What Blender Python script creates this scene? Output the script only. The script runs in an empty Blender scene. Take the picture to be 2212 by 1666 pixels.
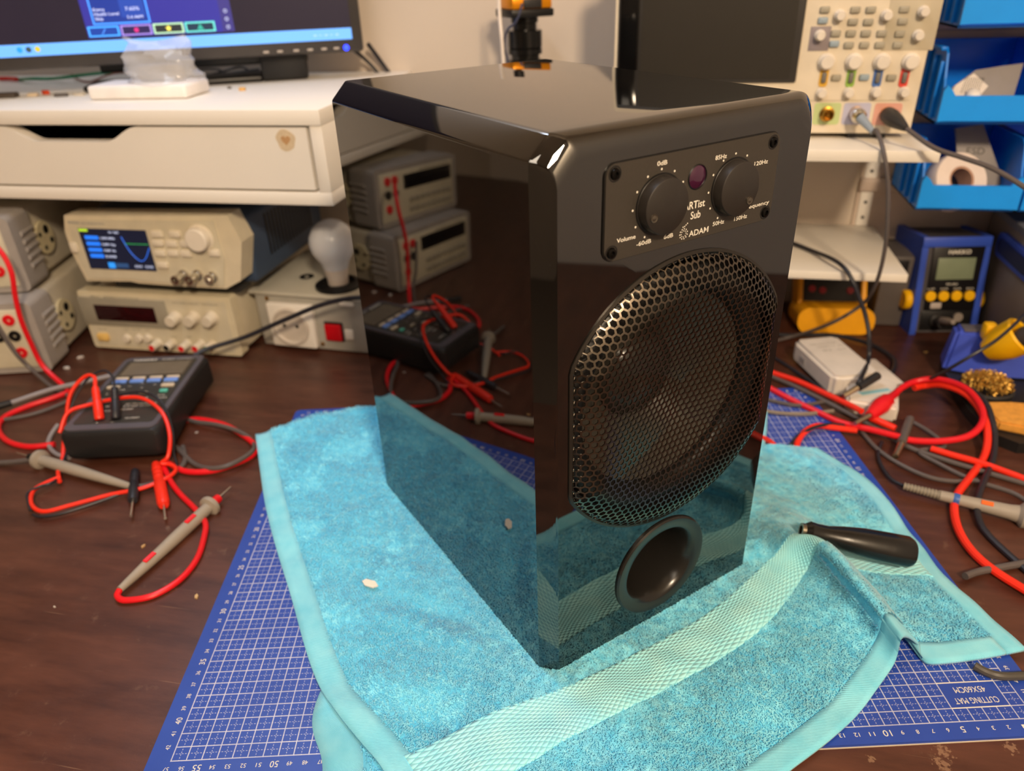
import bpy, bmesh, math, random
import numpy as np
from mathutils import Matrix, Vector
random.seed(7); RNG = np.random.default_rng(7)
SC = bpy.context.scene
COL = SC.collection

# ------------------------------------------------------------------ camera
cd = bpy.data.cameras.new('camera'); cam = bpy.data.objects.new('camera', cd); COL.objects.link(cam)
cam.matrix_world = Matrix(((0.980511, -0.067104, 0.184648, 0.058037), (0.193638, 0.488899, -0.850578, -0.43722), (-0.033197, 0.869756, 0.492364, 0.448395), (0, 0, 0, 1)))
cd.sensor_fit = 'HORIZONTAL'; cd.sensor_width = 36; cd.lens = 26.121; cd.clip_start = .01
cd.dof.use_dof = True; cd.dof.focus_distance = .465; cd.dof.aperture_fstop = 6.0
SC.camera = cam

# ------------------------------------------------------------------ world, lights, exposure
SC.view_settings.view_transform = 'Standard'; SC.view_settings.look = 'None'
SC.view_settings.gamma = 1; SC.view_settings.use_curve_mapping = False
SC.view_settings.exposure = 0.0
w = bpy.data.worlds.new('room_ambient'); SC.world = w; w.use_nodes = True
w.node_tree.nodes['Background'].inputs[0].default_value = (.72, .84, 1, 1)
w.node_tree.nodes['Background'].inputs[1].default_value = .19

def area(name, loc, target, size, power, color, sy=None):
    l = bpy.data.lights.new(name, 'AREA'); l.energy = power; l.color = color; l.size = size
    if sy: l.shape = 'RECTANGLE'; l.size_y = sy
    o = bpy.data.objects.new(name, l); COL.objects.link(o); o.location = loc
    o.rotation_euler = (Vector(target) - Vector(loc)).to_track_quat('-Z', 'Y').to_euler(); return o
area('warm_ceiling_lamp', (.60, -1.25, 1.30), (.02, .25, .15), .18, 31, (1, .77, .53))
area('cool_led_bar', (-.55, .34, 1.20), (-.5, .38, 0), 1.3, 8, (.74, .84, 1), .10)
area('room_fill_light', (-.3, -1.7, 1.7), (-.3, -1.7, 0), .8, 12, (1, .84, .66))  # added fill light that helps brighten the right wall, not a known fixture

# ------------------------------------------------------------------ helpers
def lin(c):
    if isinstance(c, str): c = [int(c[i:i+2], 16) / 255 for i in (0, 2, 4)]
    return tuple(v / 12.92 if v <= .04045 else ((v + .055) / 1.055) ** 2.4 for v in c) + (1,)
MATS = {}
def mat(name, col, rough=.5, metal=0, var=.06, scale=40, bump=0, bscale=300, emit=0, trans=0, coat=0, alpha=1, ior=1.45, spec=.5, subsurf=0):
    if name in MATS: return MATS[name]
    m = bpy.data.materials.new(name); m.use_nodes = True; nt = m.node_tree; N = nt.nodes; L = nt.links
    b = N['Principled BSDF']; c = lin(col)
    tc = N.new('ShaderNodeTexCoord')
    if var:
        n = N.new('ShaderNodeTexNoise'); n.inputs['Scale'].default_value = scale; n.inputs['Detail'].default_value = 4
        L.new(tc.outputs['Object'], n.inputs['Vector'])
        r = N.new('ShaderNodeMapRange'); r.inputs[1].default_value = .3; r.inputs[2].default_value = .7
        r.inputs[3].default_value = 1 - var; r.inputs[4].default_value = 1 + var; L.new(n.outputs['Fac'], r.inputs[0])
        mx = N.new('ShaderNodeVectorMath'); mx.operation = 'SCALE'; mx.inputs[0].default_value = c[:3]; L.new(r.outputs[0], mx.inputs['Scale'])
        L.new(mx.outputs[0], b.inputs['Base Color'])
    else: b.inputs['Base Color'].default_value = c
    b.inputs['Roughness'].default_value = rough; b.inputs['Metallic'].default_value = metal
    b.inputs['IOR'].default_value = ior; b.inputs['Specular IOR Level'].default_value = spec
    b.inputs['Transmission Weight'].default_value = trans; b.inputs['Coat Weight'].default_value = coat
    b.inputs['Alpha'].default_value = alpha
    if subsurf: b.inputs['Subsurface Weight'].default_value = subsurf; b.inputs['Subsurface Scale'].default_value = .01
    if emit: b.inputs['Emission Color'].default_value = c; b.inputs['Emission Strength'].default_value = emit
    if bump:
        n2 = N.new('ShaderNodeTexNoise'); n2.inputs['Scale'].default_value = bscale; n2.inputs['Detail'].default_value = 3
        L.new(tc.outputs['Object'], n2.inputs['Vector'])
        bp = N.new('ShaderNodeBump'); bp.inputs['Strength'].default_value = bump; bp.inputs['Distance'].default_value = .001
        L.new(n2.outputs['Fac'], bp.inputs['Height']); L.new(bp.outputs[0], b.inputs['Normal'])
    MATS[name] = m; return m

def T(x=0, y=0, z=0): return Matrix.Translation((x, y, z))
def RX(a): return Matrix.Rotation(math.radians(a), 4, 'X')
def RY(a): return Matrix.Rotation(math.radians(a), 4, 'Y')
def RZ(a): return Matrix.Rotation(math.radians(a), 4, 'Z')
def aim(p0, p1):
    d = Vector(p1) - Vector(p0)
    return T(*p0) @ d.to_track_quat('Z', 'Y').to_matrix().to_4x4(), d.length
def NB(): return bmesh.new()
def _m(bm, vs, M):
    if M is not None: bmesh.ops.transform(bm, matrix=M, verts=vs)
    return bm
def box(bm, x0, x1, y0, y1, z0, z1, bev=0, seg=2, M=None):
    r = bmesh.ops.create_cube(bm, size=1); vs = r['verts']
    bmesh.ops.scale(bm, vec=(x1 - x0, y1 - y0, z1 - z0), verts=vs)
    bmesh.ops.translate(bm, vec=((x0 + x1) / 2, (y0 + y1) / 2, (z0 + z1) / 2), verts=vs)
    if bev:
        es = list({e for v in vs for e in v.link_edges})
        r2 = bmesh.ops.bevel(bm, geom=es, offset=bev, segments=seg, affect='EDGES', profile=.5)
        vs = list({v for f in r2['faces'] for v in f.verts} | {v for v in vs if v.is_valid})
    return _m(bm, vs, M)
def lathe(bm, prof, n=24, M=None):
    rings = []; vs = []
    for r, h in prof:
        if r < 1e-7: v = bm.verts.new((0, 0, h)); rings.append([v]); vs.append(v)
        else:
            ring = [bm.verts.new((r * math.cos(2 * math.pi * k / n), r * math.sin(2 * math.pi * k / n), h)) for k in range(n)]
            rings.append(ring); vs += ring
    for a, b in zip(rings, rings[1:]):
        for k in range(n):
            k2 = (k + 1) % n
            if len(a) == 1 and len(b) == 1: continue
            if len(a) == 1: bm.faces.new((a[0], b[k2], b[k]))
            elif len(b) == 1: bm.faces.new((a[k], a[k2], b[0]))
            else: bm.faces.new((a[k], a[k2], b[k2], b[k]))
    return _m(bm, vs, M)
def cyl(bm, p0, p1, r0, r1=None, n=20, cap=True):
    r1 = r0 if r1 is None else r1
    M, h = aim(p0, p1)
    pr = [(r0, 0), (r1, h)]
    if cap: pr = [(0, 0)] + pr + [(0, h)]
    return lathe(bm, pr, n, M)
def prism(bm, pts, y0, y1, M=None, plane='XZ'):
    "polygon in XZ (or XY) extruded along Y (or Z)"
    f = (lambda p, h: (p[0], h, p[1])) if plane == 'XZ' else (lambda p, h: (p[0], p[1], h))
    a = [bm.verts.new(f(p, y0)) for p in pts]; b = [bm.verts.new(f(p, y1)) for p in pts]
    n = len(pts)
    for k in range(n): bm.faces.new((a[k], a[(k + 1) % n], b[(k + 1) % n], b[k]))
    bm.faces.new(a[::-1]); bm.faces.new(b)
    return _m(bm, a + b, M)
def rrect(x0, x1, z0, z1, r, n=5):
    P = []
    for cx, cz, a0 in ((x1 - r, z1 - r, 0), (x0 + r, z1 - r, 90), (x0 + r, z0 + r, 180), (x1 - r, z0 + r, 270)):
        for k in range(n + 1):
            a = math.radians(a0 + 90 * k / n); P.append((cx + r * math.cos(a), cz + r * math.sin(a)))
    return P
def catmull(P, sub=8):
    P = [Vector(p) for p in P]
    if len(P) < 3: return P
    Q = [P[0] * 2 - P[1]] + P + [P[-1] * 2 - P[-2]]; out = []
    for i in range(1, len(Q) - 2):
        p0, p1, p2, p3 = Q[i - 1:i + 3]
        for k in range(sub):
            t = k / sub
            out.append(.5 * ((2 * p1) + (p2 - p0) * t + (2 * p0 - 5 * p1 + 4 * p2 - p3) * t * t + (3 * p1 - p0 - 3 * p2 + p3) * t ** 3))
    out.append(Q[-2]); return out
def tube(bm, P, r, n=10, sub=7, smooth=True):
    P = catmull(P, sub) if smooth else [Vector(p) for p in P]
    rings = []; up = Vector((0, 0, 1)); prev = None
    for i, p in enumerate(P):
        d = (P[min(i + 1, len(P) - 1)] - P[max(i - 1, 0)]).normalized()
        if prev is None:
            a = d.cross(up)
            if a.length < .05: a = d.cross(Vector((1, 0, 0)))
        else: a = prev - d * prev.dot(d)
        a.normalize(); prev = a; b = d.cross(a)
        rr = r(i / (len(P) - 1)) if callable(r) else r
        rings.append([bm.verts.new(p + a * rr * math.cos(2 * math.pi * k / n) + b * rr * math.sin(2 * math.pi * k / n)) for k in range(n)])
    for A, B in zip(rings, rings[1:]):
        for k in range(n): bm.faces.new((A[k], A[(k + 1) % n], B[(k + 1) % n], B[k]))
    bm.faces.new(rings[0][::-1]); bm.faces.new(rings[-1]); return bm
def text(bm, s, x0, x1, z0, h, M=None, th=.00008, bold=0, depth_out=.00012):
    "text fitted into x0..x1 with cap height h on baseline z0, in the XZ plane facing -Y"
    cu = bpy.data.curves.new('txt', 'FONT'); cu.body = s; cu.extrude = 0; cu.offset = bold; cu.resolution_u = 3
    o = bpy.data.objects.new('txt', cu); COL.objects.link(o)
    me = bpy.data.meshes.new_from_object(o.evaluated_get(bpy.context.evaluated_depsgraph_get()))
    bpy.data.objects.remove(o); bpy.data.curves.remove(cu)
    if not me.vertices: return bm
    xs = [v.co.x for v in me.vertices]; mn, mxx = min(xs), max(xs); sx = (x1 - x0) / max(mxx - mn, 1e-6); sz = h / .69
    n0 = len(bm.verts); bm.from_mesh(me); bpy.data.meshes.remove(me); bm.verts.ensure_lookup_table()
    vs = [bm.verts[i] for i in range(n0, len(bm.verts))]
    for v in vs: v.co = Vector((x0 + (v.co.x - mn) * sx, -depth_out, z0 + v.co.y * sz))
    return _m(bm, vs, M)
def finish(bm, m, smooth=35):
    bmesh.ops.recalc_face_normals(bm, faces=bm.faces)
    if smooth:
        ca = math.radians(smooth)
        for f in bm.faces: f.smooth = True
        for e in bm.edges:
            if len(e.link_faces) != 2 or e.calc_face_angle(0) > ca: e.smooth = False
def obj(name, bm, m, parent=None, smooth=35, world=False, label=None):
    finish(bm, m, smooth)
    if world and parent is not None: bm.transform(PM[parent.name].inverted())
    me = bpy.data.meshes.new(name); bm.to_mesh(me); bm.free()
    if m is not None: me.materials.append(m)
    o = bpy.data.objects.new(name, me); COL.objects.link(o)
    if parent is not None: o.parent = parent
    if label: o['label'] = label
    return o
PM = {}
def thing(name, label, cat, loc=(0, 0, 0), rz=0, group=None, M=None):
    o = bpy.data.objects.new(name, None); COL.objects.link(o); o.empty_display_size = .02
    mm = M if M is not None else T(*loc) @ RZ(rz)
    o.matrix_world = mm; PM[o.name] = mm.copy()
    o['label'] = label; o['category'] = cat
    if group: o['group'] = group
    return o
def tag(o, label, cat, group=None, kind=None):
    o['label'] = label; o['category'] = cat
    if group: o['group'] = group
    if kind: o['kind'] = kind
    return o
def struct(o): o['kind'] = 'structure'; return o
def copy_tree(o, parent=None):
    c = o.copy(); COL.objects.link(c)
    if parent is not None: c.parent = parent
    for ch in list(o.children): copy_tree(ch, c)
    return c

# ------------------------------------------------------------------ shared materials
M_BEIGE = mat('beige_plastic', 'd8cdb4', .45, bump=.05)
M_BEIGE2 = mat('pale_panel', 'cfc6ae', .5)
M_GREYB = mat('grey_rubber', 'a39c96', .6, bump=.05)
M_DARK = mat('dark_plastic', '2a2827', .45, bump=.06)
M_BLK = mat('black_plastic', '141313', .4)
M_SOFTBLK = mat('black_rubber', '1b1a1b', .55, bump=.05)
M_WHITE = mat('white_lacquer', 'ece6dc', .4, var=.02, scale=8)
M_METAL = mat('bright_metal', 'd8d4cc', .25, 1)
M_BRASS = mat('brass', 'b98a3a', .3, 1)
M_RED = mat('red_cable_jacket', 'e01822', .35, var=.03)
M_ORED = mat('orange_red_cable_jacket', 'f0301a', .35, var=.03)
M_CBLK = mat('black_cable_jacket', '25242a', .4, var=.03)
M_CGRY = mat('grey_cable_jacket', '5b5350', .4, var=.03)
M_PRINT = mat('white_print', 'e8e2d4', .6, var=.03)
M_DPRINT = mat('dark_print', '4a463e', .6, var=.03)
M_GPROBE = mat('grey_probe_plastic', '9c9284', .5, bump=.05)
M_BLUE = mat('blue_bin_plastic', '0f82ee', .35, var=.04, spec=.4)
M_STB = mat('station_blue_plastic', '3552b8', .4)
M_YEL = mat('yellow_plastic', 'f2b70a', .4)

# ------------------------------------------------------------------ structure
XL, XR, YF, YB, ZF, ZC = -2.7, .86, -3.2, .647, -.74, 1.80
M_WALL = mat('painted_wall', 'd0c2b2', .85, var=.03, scale=3, bump=.08, bscale=200)
def slab(name, *a): return struct(obj(name, box(NB(), *a), M_WALL, smooth=0))
slab('wall_back', XL, XR, YB, YB + .1, ZF, ZC)
struct(obj('wall_right', box(NB(), XR, XR + .1, YF, YB, ZF, ZC), mat('brightened_side_wall', 'f2e9dc', .8, var=.02, scale=3), smooth=0))  # unseen wall, colour whitened to brighten its reflection in the speaker front
slab('wall_left', XL - .1, XL, YF, YB, ZF, ZC)
slab('wall_front', XL, XR, YF - .1, YF, ZF, ZC)
slab('ceiling', XL, XR, YF, YB, ZC, ZC + .1)
struct(obj('floor', box(NB(), XL, XR, YF, YB, ZF - .1, ZF), mat('grey_floor', '6d6259', .5), smooth=0))

# workbench
def wood_mat():
    m = bpy.data.materials.new('dark_brown_bench_top'); m.use_nodes = True; nt = m.node_tree; N = nt.nodes; L = nt.links; b = N['Principled BSDF']
    tc = N.new('ShaderNodeTexCoord')
    mp = N.new('ShaderNodeMapping'); mp.inputs['Scale'].default_value = (1.2, 6, 1); L.new(tc.outputs['Object'], mp.inputs[0])
    n = N.new('ShaderNodeTexNoise'); n.inputs['Scale'].default_value = 9; n.inputs['Detail'].default_value = 8; n.inputs['Roughness'].default_value = .65; L.new(mp.outputs[0], n.inputs[0])
    r = N.new('ShaderNodeValToRGB'); r.color_ramp.elements[0].position = .3; r.color_ramp.elements[1].position = .75
    r.color_ramp.elements[0].color = lin('3d1f16'); r.color_ramp.elements[1].color = lin('623a2b'); L.new(n.outputs[0], r.inputs[0])
    # pale rubbed wear and fine scratches
    n2 = N.new('ShaderNodeTexNoise'); n2.inputs['Scale'].default_value = 55; n2.inputs['Detail'].default_value = 9; n2.inputs['Roughness'].default_value = .75; L.new(tc.outputs['Object'], n2.inputs[0])
    r2 = N.new('ShaderNodeValToRGB'); r2.color_ramp.elements[0].position = .60; r2.color_ramp.elements[1].position = .78; L.new(n2.outputs[0], r2.inputs[0])
    mp2 = N.new('ShaderNodeMapping'); mp2.inputs['Rotation'].default_value = (0, 0, .9); mp2.inputs['Scale'].default_value = (4, 160, 1); L.new(tc.outputs['Object'], mp2.inputs[0])
    n3 = N.new('ShaderNodeTexNoise'); n3.inputs['Scale'].default_value = 3; n3.inputs['Detail'].default_value = 2; L.new(mp2.outputs[0], n3.inputs[0])
    r3 = N.new('ShaderNodeValToRGB'); r3.color_ramp.elements[0].position = .71; r3.color_ramp.elements[1].position = .76; L.new(n3.outputs[0], r3.inputs[0])
    mx = N.new('ShaderNodeMix'); mx.data_type = 'RGBA'; mx.inputs['B'].default_value = lin('9a785e')
    ad = N.new('ShaderNodeMath'); ad.operation = 'MAXIMUM'; L.new(r2.outputs[0], ad.inputs[0]); L.new(r3.outputs[0], ad.inputs[1])
    sc = N.new('ShaderNodeMath'); sc.operation = 'MULTIPLY'; sc.inputs[1].default_value = .35; L.new(ad.outputs[0], sc.inputs[0])
    fac = sc.outputs[0]
    for (px, py, _z), rad in (((0.2573,-0.0929,0.0000), .011), ((0.2543,-0.1018,0.0000), .010), ((0.2999,-0.0832,0.0000), .009), ((0.2107,-0.1062,0.0000), .006)):   # pale speckled scuffs
        vd = N.new('ShaderNodeVectorMath'); vd.operation = 'DISTANCE'; vd.inputs[1].default_value = (px, py, -ZF); L.new(tc.outputs['Object'], vd.inputs[0])
        m1 = N.new('ShaderNodeMapRange'); m1.inputs[1].default_value = rad; m1.inputs[2].default_value = rad * .2; m1.inputs[3].default_value = 0; m1.inputs[4].default_value = .45; L.new(vd.outputs['Value'], m1.inputs[0])
        n4 = N.new('ShaderNodeTexNoise'); n4.inputs['Scale'].default_value = 420; n4.inputs['Detail'].default_value = 3; L.new(tc.outputs['Object'], n4.inputs[0])
        a1 = N.new('ShaderNodeMath'); a1.operation = 'ADD'; L.new(m1.outputs[0], a1.inputs[0]); L.new(n4.outputs[0], a1.inputs[1])
        g1 = N.new('ShaderNodeMapRange'); g1.inputs[1].default_value = .82; g1.inputs[2].default_value = .92; g1.inputs[4].default_value = .55; L.new(a1.outputs[0], g1.inputs[0])
        mxm = N.new('ShaderNodeMath'); mxm.operation = 'MAXIMUM'; L.new(fac, mxm.inputs[0]); L.new(g1.outputs[0], mxm.inputs[1]); fac = mxm.outputs[0]
    L.new(fac, mx.inputs['Factor']); L.new(r.outputs[0], mx.inputs['A']); L.new(mx.outputs['Result'], b.inputs['Base Color'])
    rr = N.new('ShaderNodeMapRange'); rr.inputs[3].default_value = .28; rr.inputs[4].default_value = .5; L.new(n2.outputs[0], rr.inputs[0]); L.new(rr.outputs[0], b.inputs['Roughness'])
    bp = N.new('ShaderNodeBump'); bp.inputs['Strength'].default_value = .12; bp.inputs['Distance'].default_value = .001; L.new(n2.outputs[0], bp.inputs['Height']); L.new(bp.outputs[0], b.inputs['Normal'])
    return m
wb = thing('workbench', 'dark brown scratched workbench top carrying the whole scene', 'table', (0, 0, ZF))
obj('bench_top', box(NB(), -1.75, .855, -.5, .642, -ZF - .04, -ZF, .003), wood_mat(), wb)
for x in (-1.65, .78):
    for y in (-.42, .56): obj('leg', box(NB(), x - .03, x + .03, y - .03, y + .03, 0, -ZF - .04, .003), M_DARK, wb)

# ------------------------------------------------------------------ cutting mat (local: x = -u, y = -v in metres)
def mat_grid():
    m = bpy.data.materials.new('blue_cutting_mat_print'); m.use_nodes = True; nt = m.node_tree; N = nt.nodes; L = nt.links; b = N['Principled BSDF']
    tc = N.new('ShaderNodeTexCoord'); sx = N.new('ShaderNodeSeparateXYZ'); L.new(tc.outputs['Object'], sx.inputs[0])
    def M(op, a, bb=None, c=None):
        n = N.new('ShaderNodeMath'); n.operation = op
        for i, v in enumerate((a, bb, c)):
            if v is None: continue
            if isinstance(v, (int, float)): n.inputs[i].default_value = v
            else: L.new(v, n.inputs[i])
        return n.outputs[0]
    X = M('MULTIPLY', sx.outputs[0], 100); Y = M('MULTIPLY', sx.outputs[1], 100)
    def near(v, w, off=0): # distance to nearest integer (+off)
        f = M('FRACT', M('ADD', v, 1000.5 - off)); return M('LESS_THAN', M('ABSOLUTE', M('SUBTRACT', f, .5)), w)
    solid = M('MAXIMUM', near(X, .035), near(Y, .035))
    dash = lambda v: M('LESS_THAN', M('FRACT', M('ADD', M('MULTIPLY', v, 5), 500.25)), .55)
    half = M('MAXIMUM', M('MULTIPLY', near(X, .022, .5), dash(Y)), M('MULTIPLY', near(Y, .022, .5), dash(X)))
    line = M('MAXIMUM', solid, M('MULTIPLY', half, .8))
    ins = M('MULTIPLY', M('MULTIPLY', M('GREATER_THAN', X, -57.04), M('LESS_THAN', X, .04)), M('MULTIPLY', M('GREATER_THAN', Y, -43.04), M('LESS_THAN', Y, .04)))
    # blank title box
    bx = M('MULTIPLY', M('MULTIPLY', M('GREATER_THAN', X, -4.96), M('LESS_THAN', X, -1.04)), M('MULTIPLY', M('GREATER_THAN', Y, -41.96), M('LESS_THAN', Y, -40.04)))
    mask = M('MULTIPLY', M('MULTIPLY', line, ins), M('SUBTRACT', 1, bx))
    n = N.new('ShaderNodeTexNoise'); n.inputs['Scale'].default_value = 30; n.inputs['Detail'].default_value = 6; L.new(tc.outputs['Object'], n.inputs[0])
    wear = N.new('ShaderNodeMapRange'); wear.inputs[1].default_value = .35; wear.inputs[2].default_value = .6; wear.inputs[3].default_value = .75; wear.inputs[4].default_value = 1; L.new(n.outputs[0], wear.inputs[0])
    r = N.new('ShaderNodeValToRGB'); r.color_ramp.elements[0].color = lin('1f3f9c'); r.color_ramp.elements[1].color = lin('2c50b4'); L.new(n.outputs[0], r.inputs[0])
    mx = N.new('ShaderNodeMix'); mx.data_type = 'RGBA'; mx.inputs['B'].default_value = lin('c9cbdc'); L.new(r.outputs[0], mx.inputs['A'])
    L.new(M('MULTIPLY', mask, wear.outputs[0]), mx.inputs['Factor']); L.new(mx.outputs['Result'], b.inputs['Base Color'])
    b.inputs['Roughness'].default_value = .42; return m
MATM = T(0.3*0.97437-0.3*0.224951, 0.3*0.224951+0.3*0.97437, 0) @ RZ(13)
cm = thing('cutting_mat', 'blue gridded cutting mat lying flat under the towel', 'cutting mat', M=MATM)
bm = NB(); prism(bm, rrect(-.5855, .0145, -.4425, .0125, .006), 0, .003, plane='XY')
obj('mat_sheet', bm, mat_grid(), cm, smooth=0)
bm = NB()
flat = lambda x, y, a=0: T(x, y, .003) @ RZ(a) @ RX(-90)
def mtext(s, x, y, wd, h, a=180):  # text lying on the mat
    text(bm, s, -wd / 2, wd / 2, -h / 2, h, M=flat(x, y, a), depth_out=.00012)
for u in range(0, 58):
    big = u % 5 == 0; s = str(u); h = .0044 if big else .0029
    wd = h * .62 * len(s)
    mtext(s, -u * .01 - .0012, -.43 - .0058, wd, h); mtext(s, -u * .01, .0055, wd, h)
for v in range(0, 43):
    big = v % 5 == 0; s = str(v); h = .0042 if big else .0028; wd = h * .62 * len(s)
    mtext(s, -.57 - .0055, -v * .01, wd, h, 90); mtext(s, .0055, -v * .01, wd, h, 90)
mtext('CUTTING MAT', -.030, -.4148, .030, .0046); mtext('45X60CM', -.030, -.4062, .0215, .0046)
# title box outline
for x0, x1, y0, y1 in ((-.05, -.01, -.4004, -.3996), (-.05, -.01, -.4204, -.4196)):
    box(bm, x0, x1, y0, y1, .003, .0031)
obj('printed_numbers', bm, M_PRINT, cm, smooth=0)
obj('lower_edge_layer', (lambda b: prism(b, rrect(-.586, .015, -.443, .013, .006), -.0001, .0008, plane='XY'))(NB()), mat('mat_edge', 'cfc3ae', .6), cm, smooth=0)

# ------------------------------------------------------------------ towel
def towel_mat(name, c0, c1, sc):
    m = bpy.data.materials.new(name); m.use_nodes = True; nt = m.node_tree; N = nt.nodes; L = nt.links; b = N['Principled BSDF']
    g = N.new('ShaderNodeNewGeometry'); n = N.new('ShaderNodeTexNoise'); n.inputs['Scale'].default_value = sc; n.inputs['Detail'].default_value = 5; L.new(g.outputs['Position'], n.inputs[0])
    r = N.new('ShaderNodeValToRGB'); r.color_ramp.elements[0].position = .3; r.color_ramp.elements[1].position = .7
    r.color_ramp.elements[0].color = lin(c0); r.color_ramp.elements[1].color = lin(c1); L.new(n.outputs[0], r.inputs[0]); L.new(r.outputs[0], b.inputs['Base Color'])
    b.inputs['Roughness'].default_value = .95; b.inputs['Specular IOR Level'].default_value = .15; b.inputs['Sheen Weight'].default_value = .25
    return m
M_TERRY = towel_mat('turquoise_terry', '5ac6ea', '78d8f4', 25)
M_PILE = towel_mat('turquoise_terry_loops', '64cff4', '98ebff', 160)
def weave_mat(name, kind):
    m = towel_mat(name, '9cf0ff', 'b8fbff', 60) if kind == 'band' else towel_mat(name, '7cdaf4', '94e6fa', 60); nt = m.node_tree; N = nt.nodes; L = nt.links; b = N['Principled BSDF']
    tc = N.new('ShaderNodeTexCoord'); sx = N.new('ShaderNodeSeparateXYZ'); L.new(tc.outputs['UV'], sx.inputs[0])
    def M(op, a, bb=None):
        n = N.new('ShaderNodeMath'); n.operation = op
        for i, v in enumerate((a, bb)):
            if v is None: continue
            if isinstance(v, (int, float)): n.inputs[i].default_value = v
            else: L.new(v, n.inputs[i])
        return n.outputs[0]
    if kind == 'band':
        k = math.pi / .0066
        s = M('MULTIPLY', M('ADD', sx.outputs[0], M('MULTIPLY', sx.outputs[1], .9)), k); t = M('MULTIPLY', M('SUBTRACT', sx.outputs[0], M('MULTIPLY', sx.outputs[1], .9)), k)
        h = M('MULTIPLY', M('ABSOLUTE', M('SINE', s)), M('ABSOLUTE', M('SINE', t))); dist = .0010
    else:
        h = M('ABSOLUTE', M('SINE', M('MULTIPLY', M('ADD', sx.outputs[0], sx.outputs[1]), math.pi / .0016))); dist = .0003
    bp = N.new('ShaderNodeBump'); bp.inputs['Strength'].default_value = .8; bp.inputs['Distance'].default_value = dist; L.new(h, bp.inputs['Height']); L.new(bp.outputs[0], b.inputs['Normal'])
    if kind == 'band':
        src = b.inputs['Base Color'].links[0].from_socket
        mx = N.new('ShaderNodeMix'); mx.data_type = 'RGBA'; mx.inputs['A'].default_value = lin('78cfdf'); L.new(src, mx.inputs['B'])
        mr = N.new('ShaderNodeMapRange'); mr.inputs[1].default_value = .0; mr.inputs[2].default_value = .18; L.new(h, mr.inputs[0]); L.new(mr.outputs[0], mx.inputs['Factor']); L.new(mx.outputs['Result'], b.inputs['Base Color'])
    return m
M_BAND = weave_mat('turquoise_woven_band', 'band'); M_HEM = weave_mat('turquoise_hem', 'hem')
def crom(P, t):
    "catmull-rom over array P[n,...] at t in 0..n-1"
    n = len(P); i = np.clip(np.floor(t).astype(int), 0, n - 2); f = (t - i)[:, None]
    g = lambda k: np.where(((i + k) < 0)[:, None], 2 * P[0] - P[1], np.where(((i + k) > n - 1)[:, None], 2 * P[-1] - P[-2], P[np.clip(i + k, 0, n - 1)]))
    a, b, c, d = g(-1), g(0), g(1), g(2)
    return .5 * (2 * b + (c - a) * f + (2 * a - 5 * b + 4 * c - d) * f ** 2 + (3 * b - a - 3 * c + d) * f ** 3)
def vnoise(x, y, s, seed):
    r = np.random.default_rng(seed); G = r.random((64, 64)); x = x / s + 100; y = y / s + 100
    i, j = np.floor(x).astype(int), np.floor(y).astype(int); fx, fy = x - i, y - j; fx = fx * fx * (3 - 2 * fx); fy = fy * fy * (3 - 2 * fy)
    g = lambda a, b: G[a % 64, b % 64]
    return (g(i, j) * (1 - fx) + g(i + 1, j) * fx) * (1 - fy) + (g(i, j + 1) * (1 - fx) + g(i + 1, j + 1) * fx) * fy - .5
# control net: rows run from the front (end hem) to the back, columns from the left hem to the right hem
NET = np.array([
 [(-.012,-.262,.006),(.05,-.215,.006),(.095,-.181,.006),(.1527,-.1319,.006),(.2,-.0865,.007),(0.2376,-0.0364,0.0110),(0.2407,-0.0309,0.0360),(.2590,-.0150,.012),(.2680,-.0262,.006),(.3350,-.0035,.006)],
 [(-.057,-.209,.010),(.0,-.150,.010),(.0404,-.116,.010),(.0832,-.0826,.010),(.148,-.0215,.0105),(0.1886,0.0421,0.0140),(0.1970,0.0481,0.0420),(0.2112,0.0530,0.0320),(.2360,.0600,.009),(.3020,.0640,.007)],
 [(-.0934,-.1722,.010),(-.0192,-.1129,.010),(.0259,-.0846,.010),(.0682,-.0495,.010),(.1200,.000,.0105),(0.1599,0.0515,0.0140),(0.1772,0.0642,0.0380),(0.1902,0.0687,0.0320),(.2230,.0900,.009),(.2930,.0975,.007)],
 [(-.1578,-.121,.010),(-.075,-.075,.010),(-.02,-.045,.010),(.03,-.008,.010),(.085,.038,.010),(.132,.075,.011),(.160,.100,.020),(.185,.112,.020),(.215,.120,.009),(.284,.125,.007)],
 [(-.2205,-.0390,.010),(-.135,.0,.010),(-.07,.03,.010),(-.02,.06,.010),(.045,.10,.010),(.11,.128,.010),(.145,.145,.013),(.170,.150,.013),(.205,.155,.010),(.2735,.176,.007)],
 [(-.2898,.0554,.010),(-.2,.09,.010),(-.13,.12,.010),(-.06,.145,.010),(.02,.17,.010),(.09,.185,.010),(.13,.192,.011),(.165,.195,.011),(.198,.199,.009),(.256,.2085,.007)],
 [(-.3629,.1725,.011),(-.30,.2290,.011),(-.2235,.2560,.011),(-.13,.262,.010),(-.03,.255,.010),(.06,.243,.010),(.115,.238,.010),(.1702,.2325,.010),(.198,.2375,.010),(.2290,.2425,.007)]], dtype=float)
SPO = np.array((0.0067, -0.0807)); SA = math.radians(43.8); SEX = np.array((math.cos(SA), math.sin(SA))); SEY = np.array((-math.sin(SA), math.cos(SA)))
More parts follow.
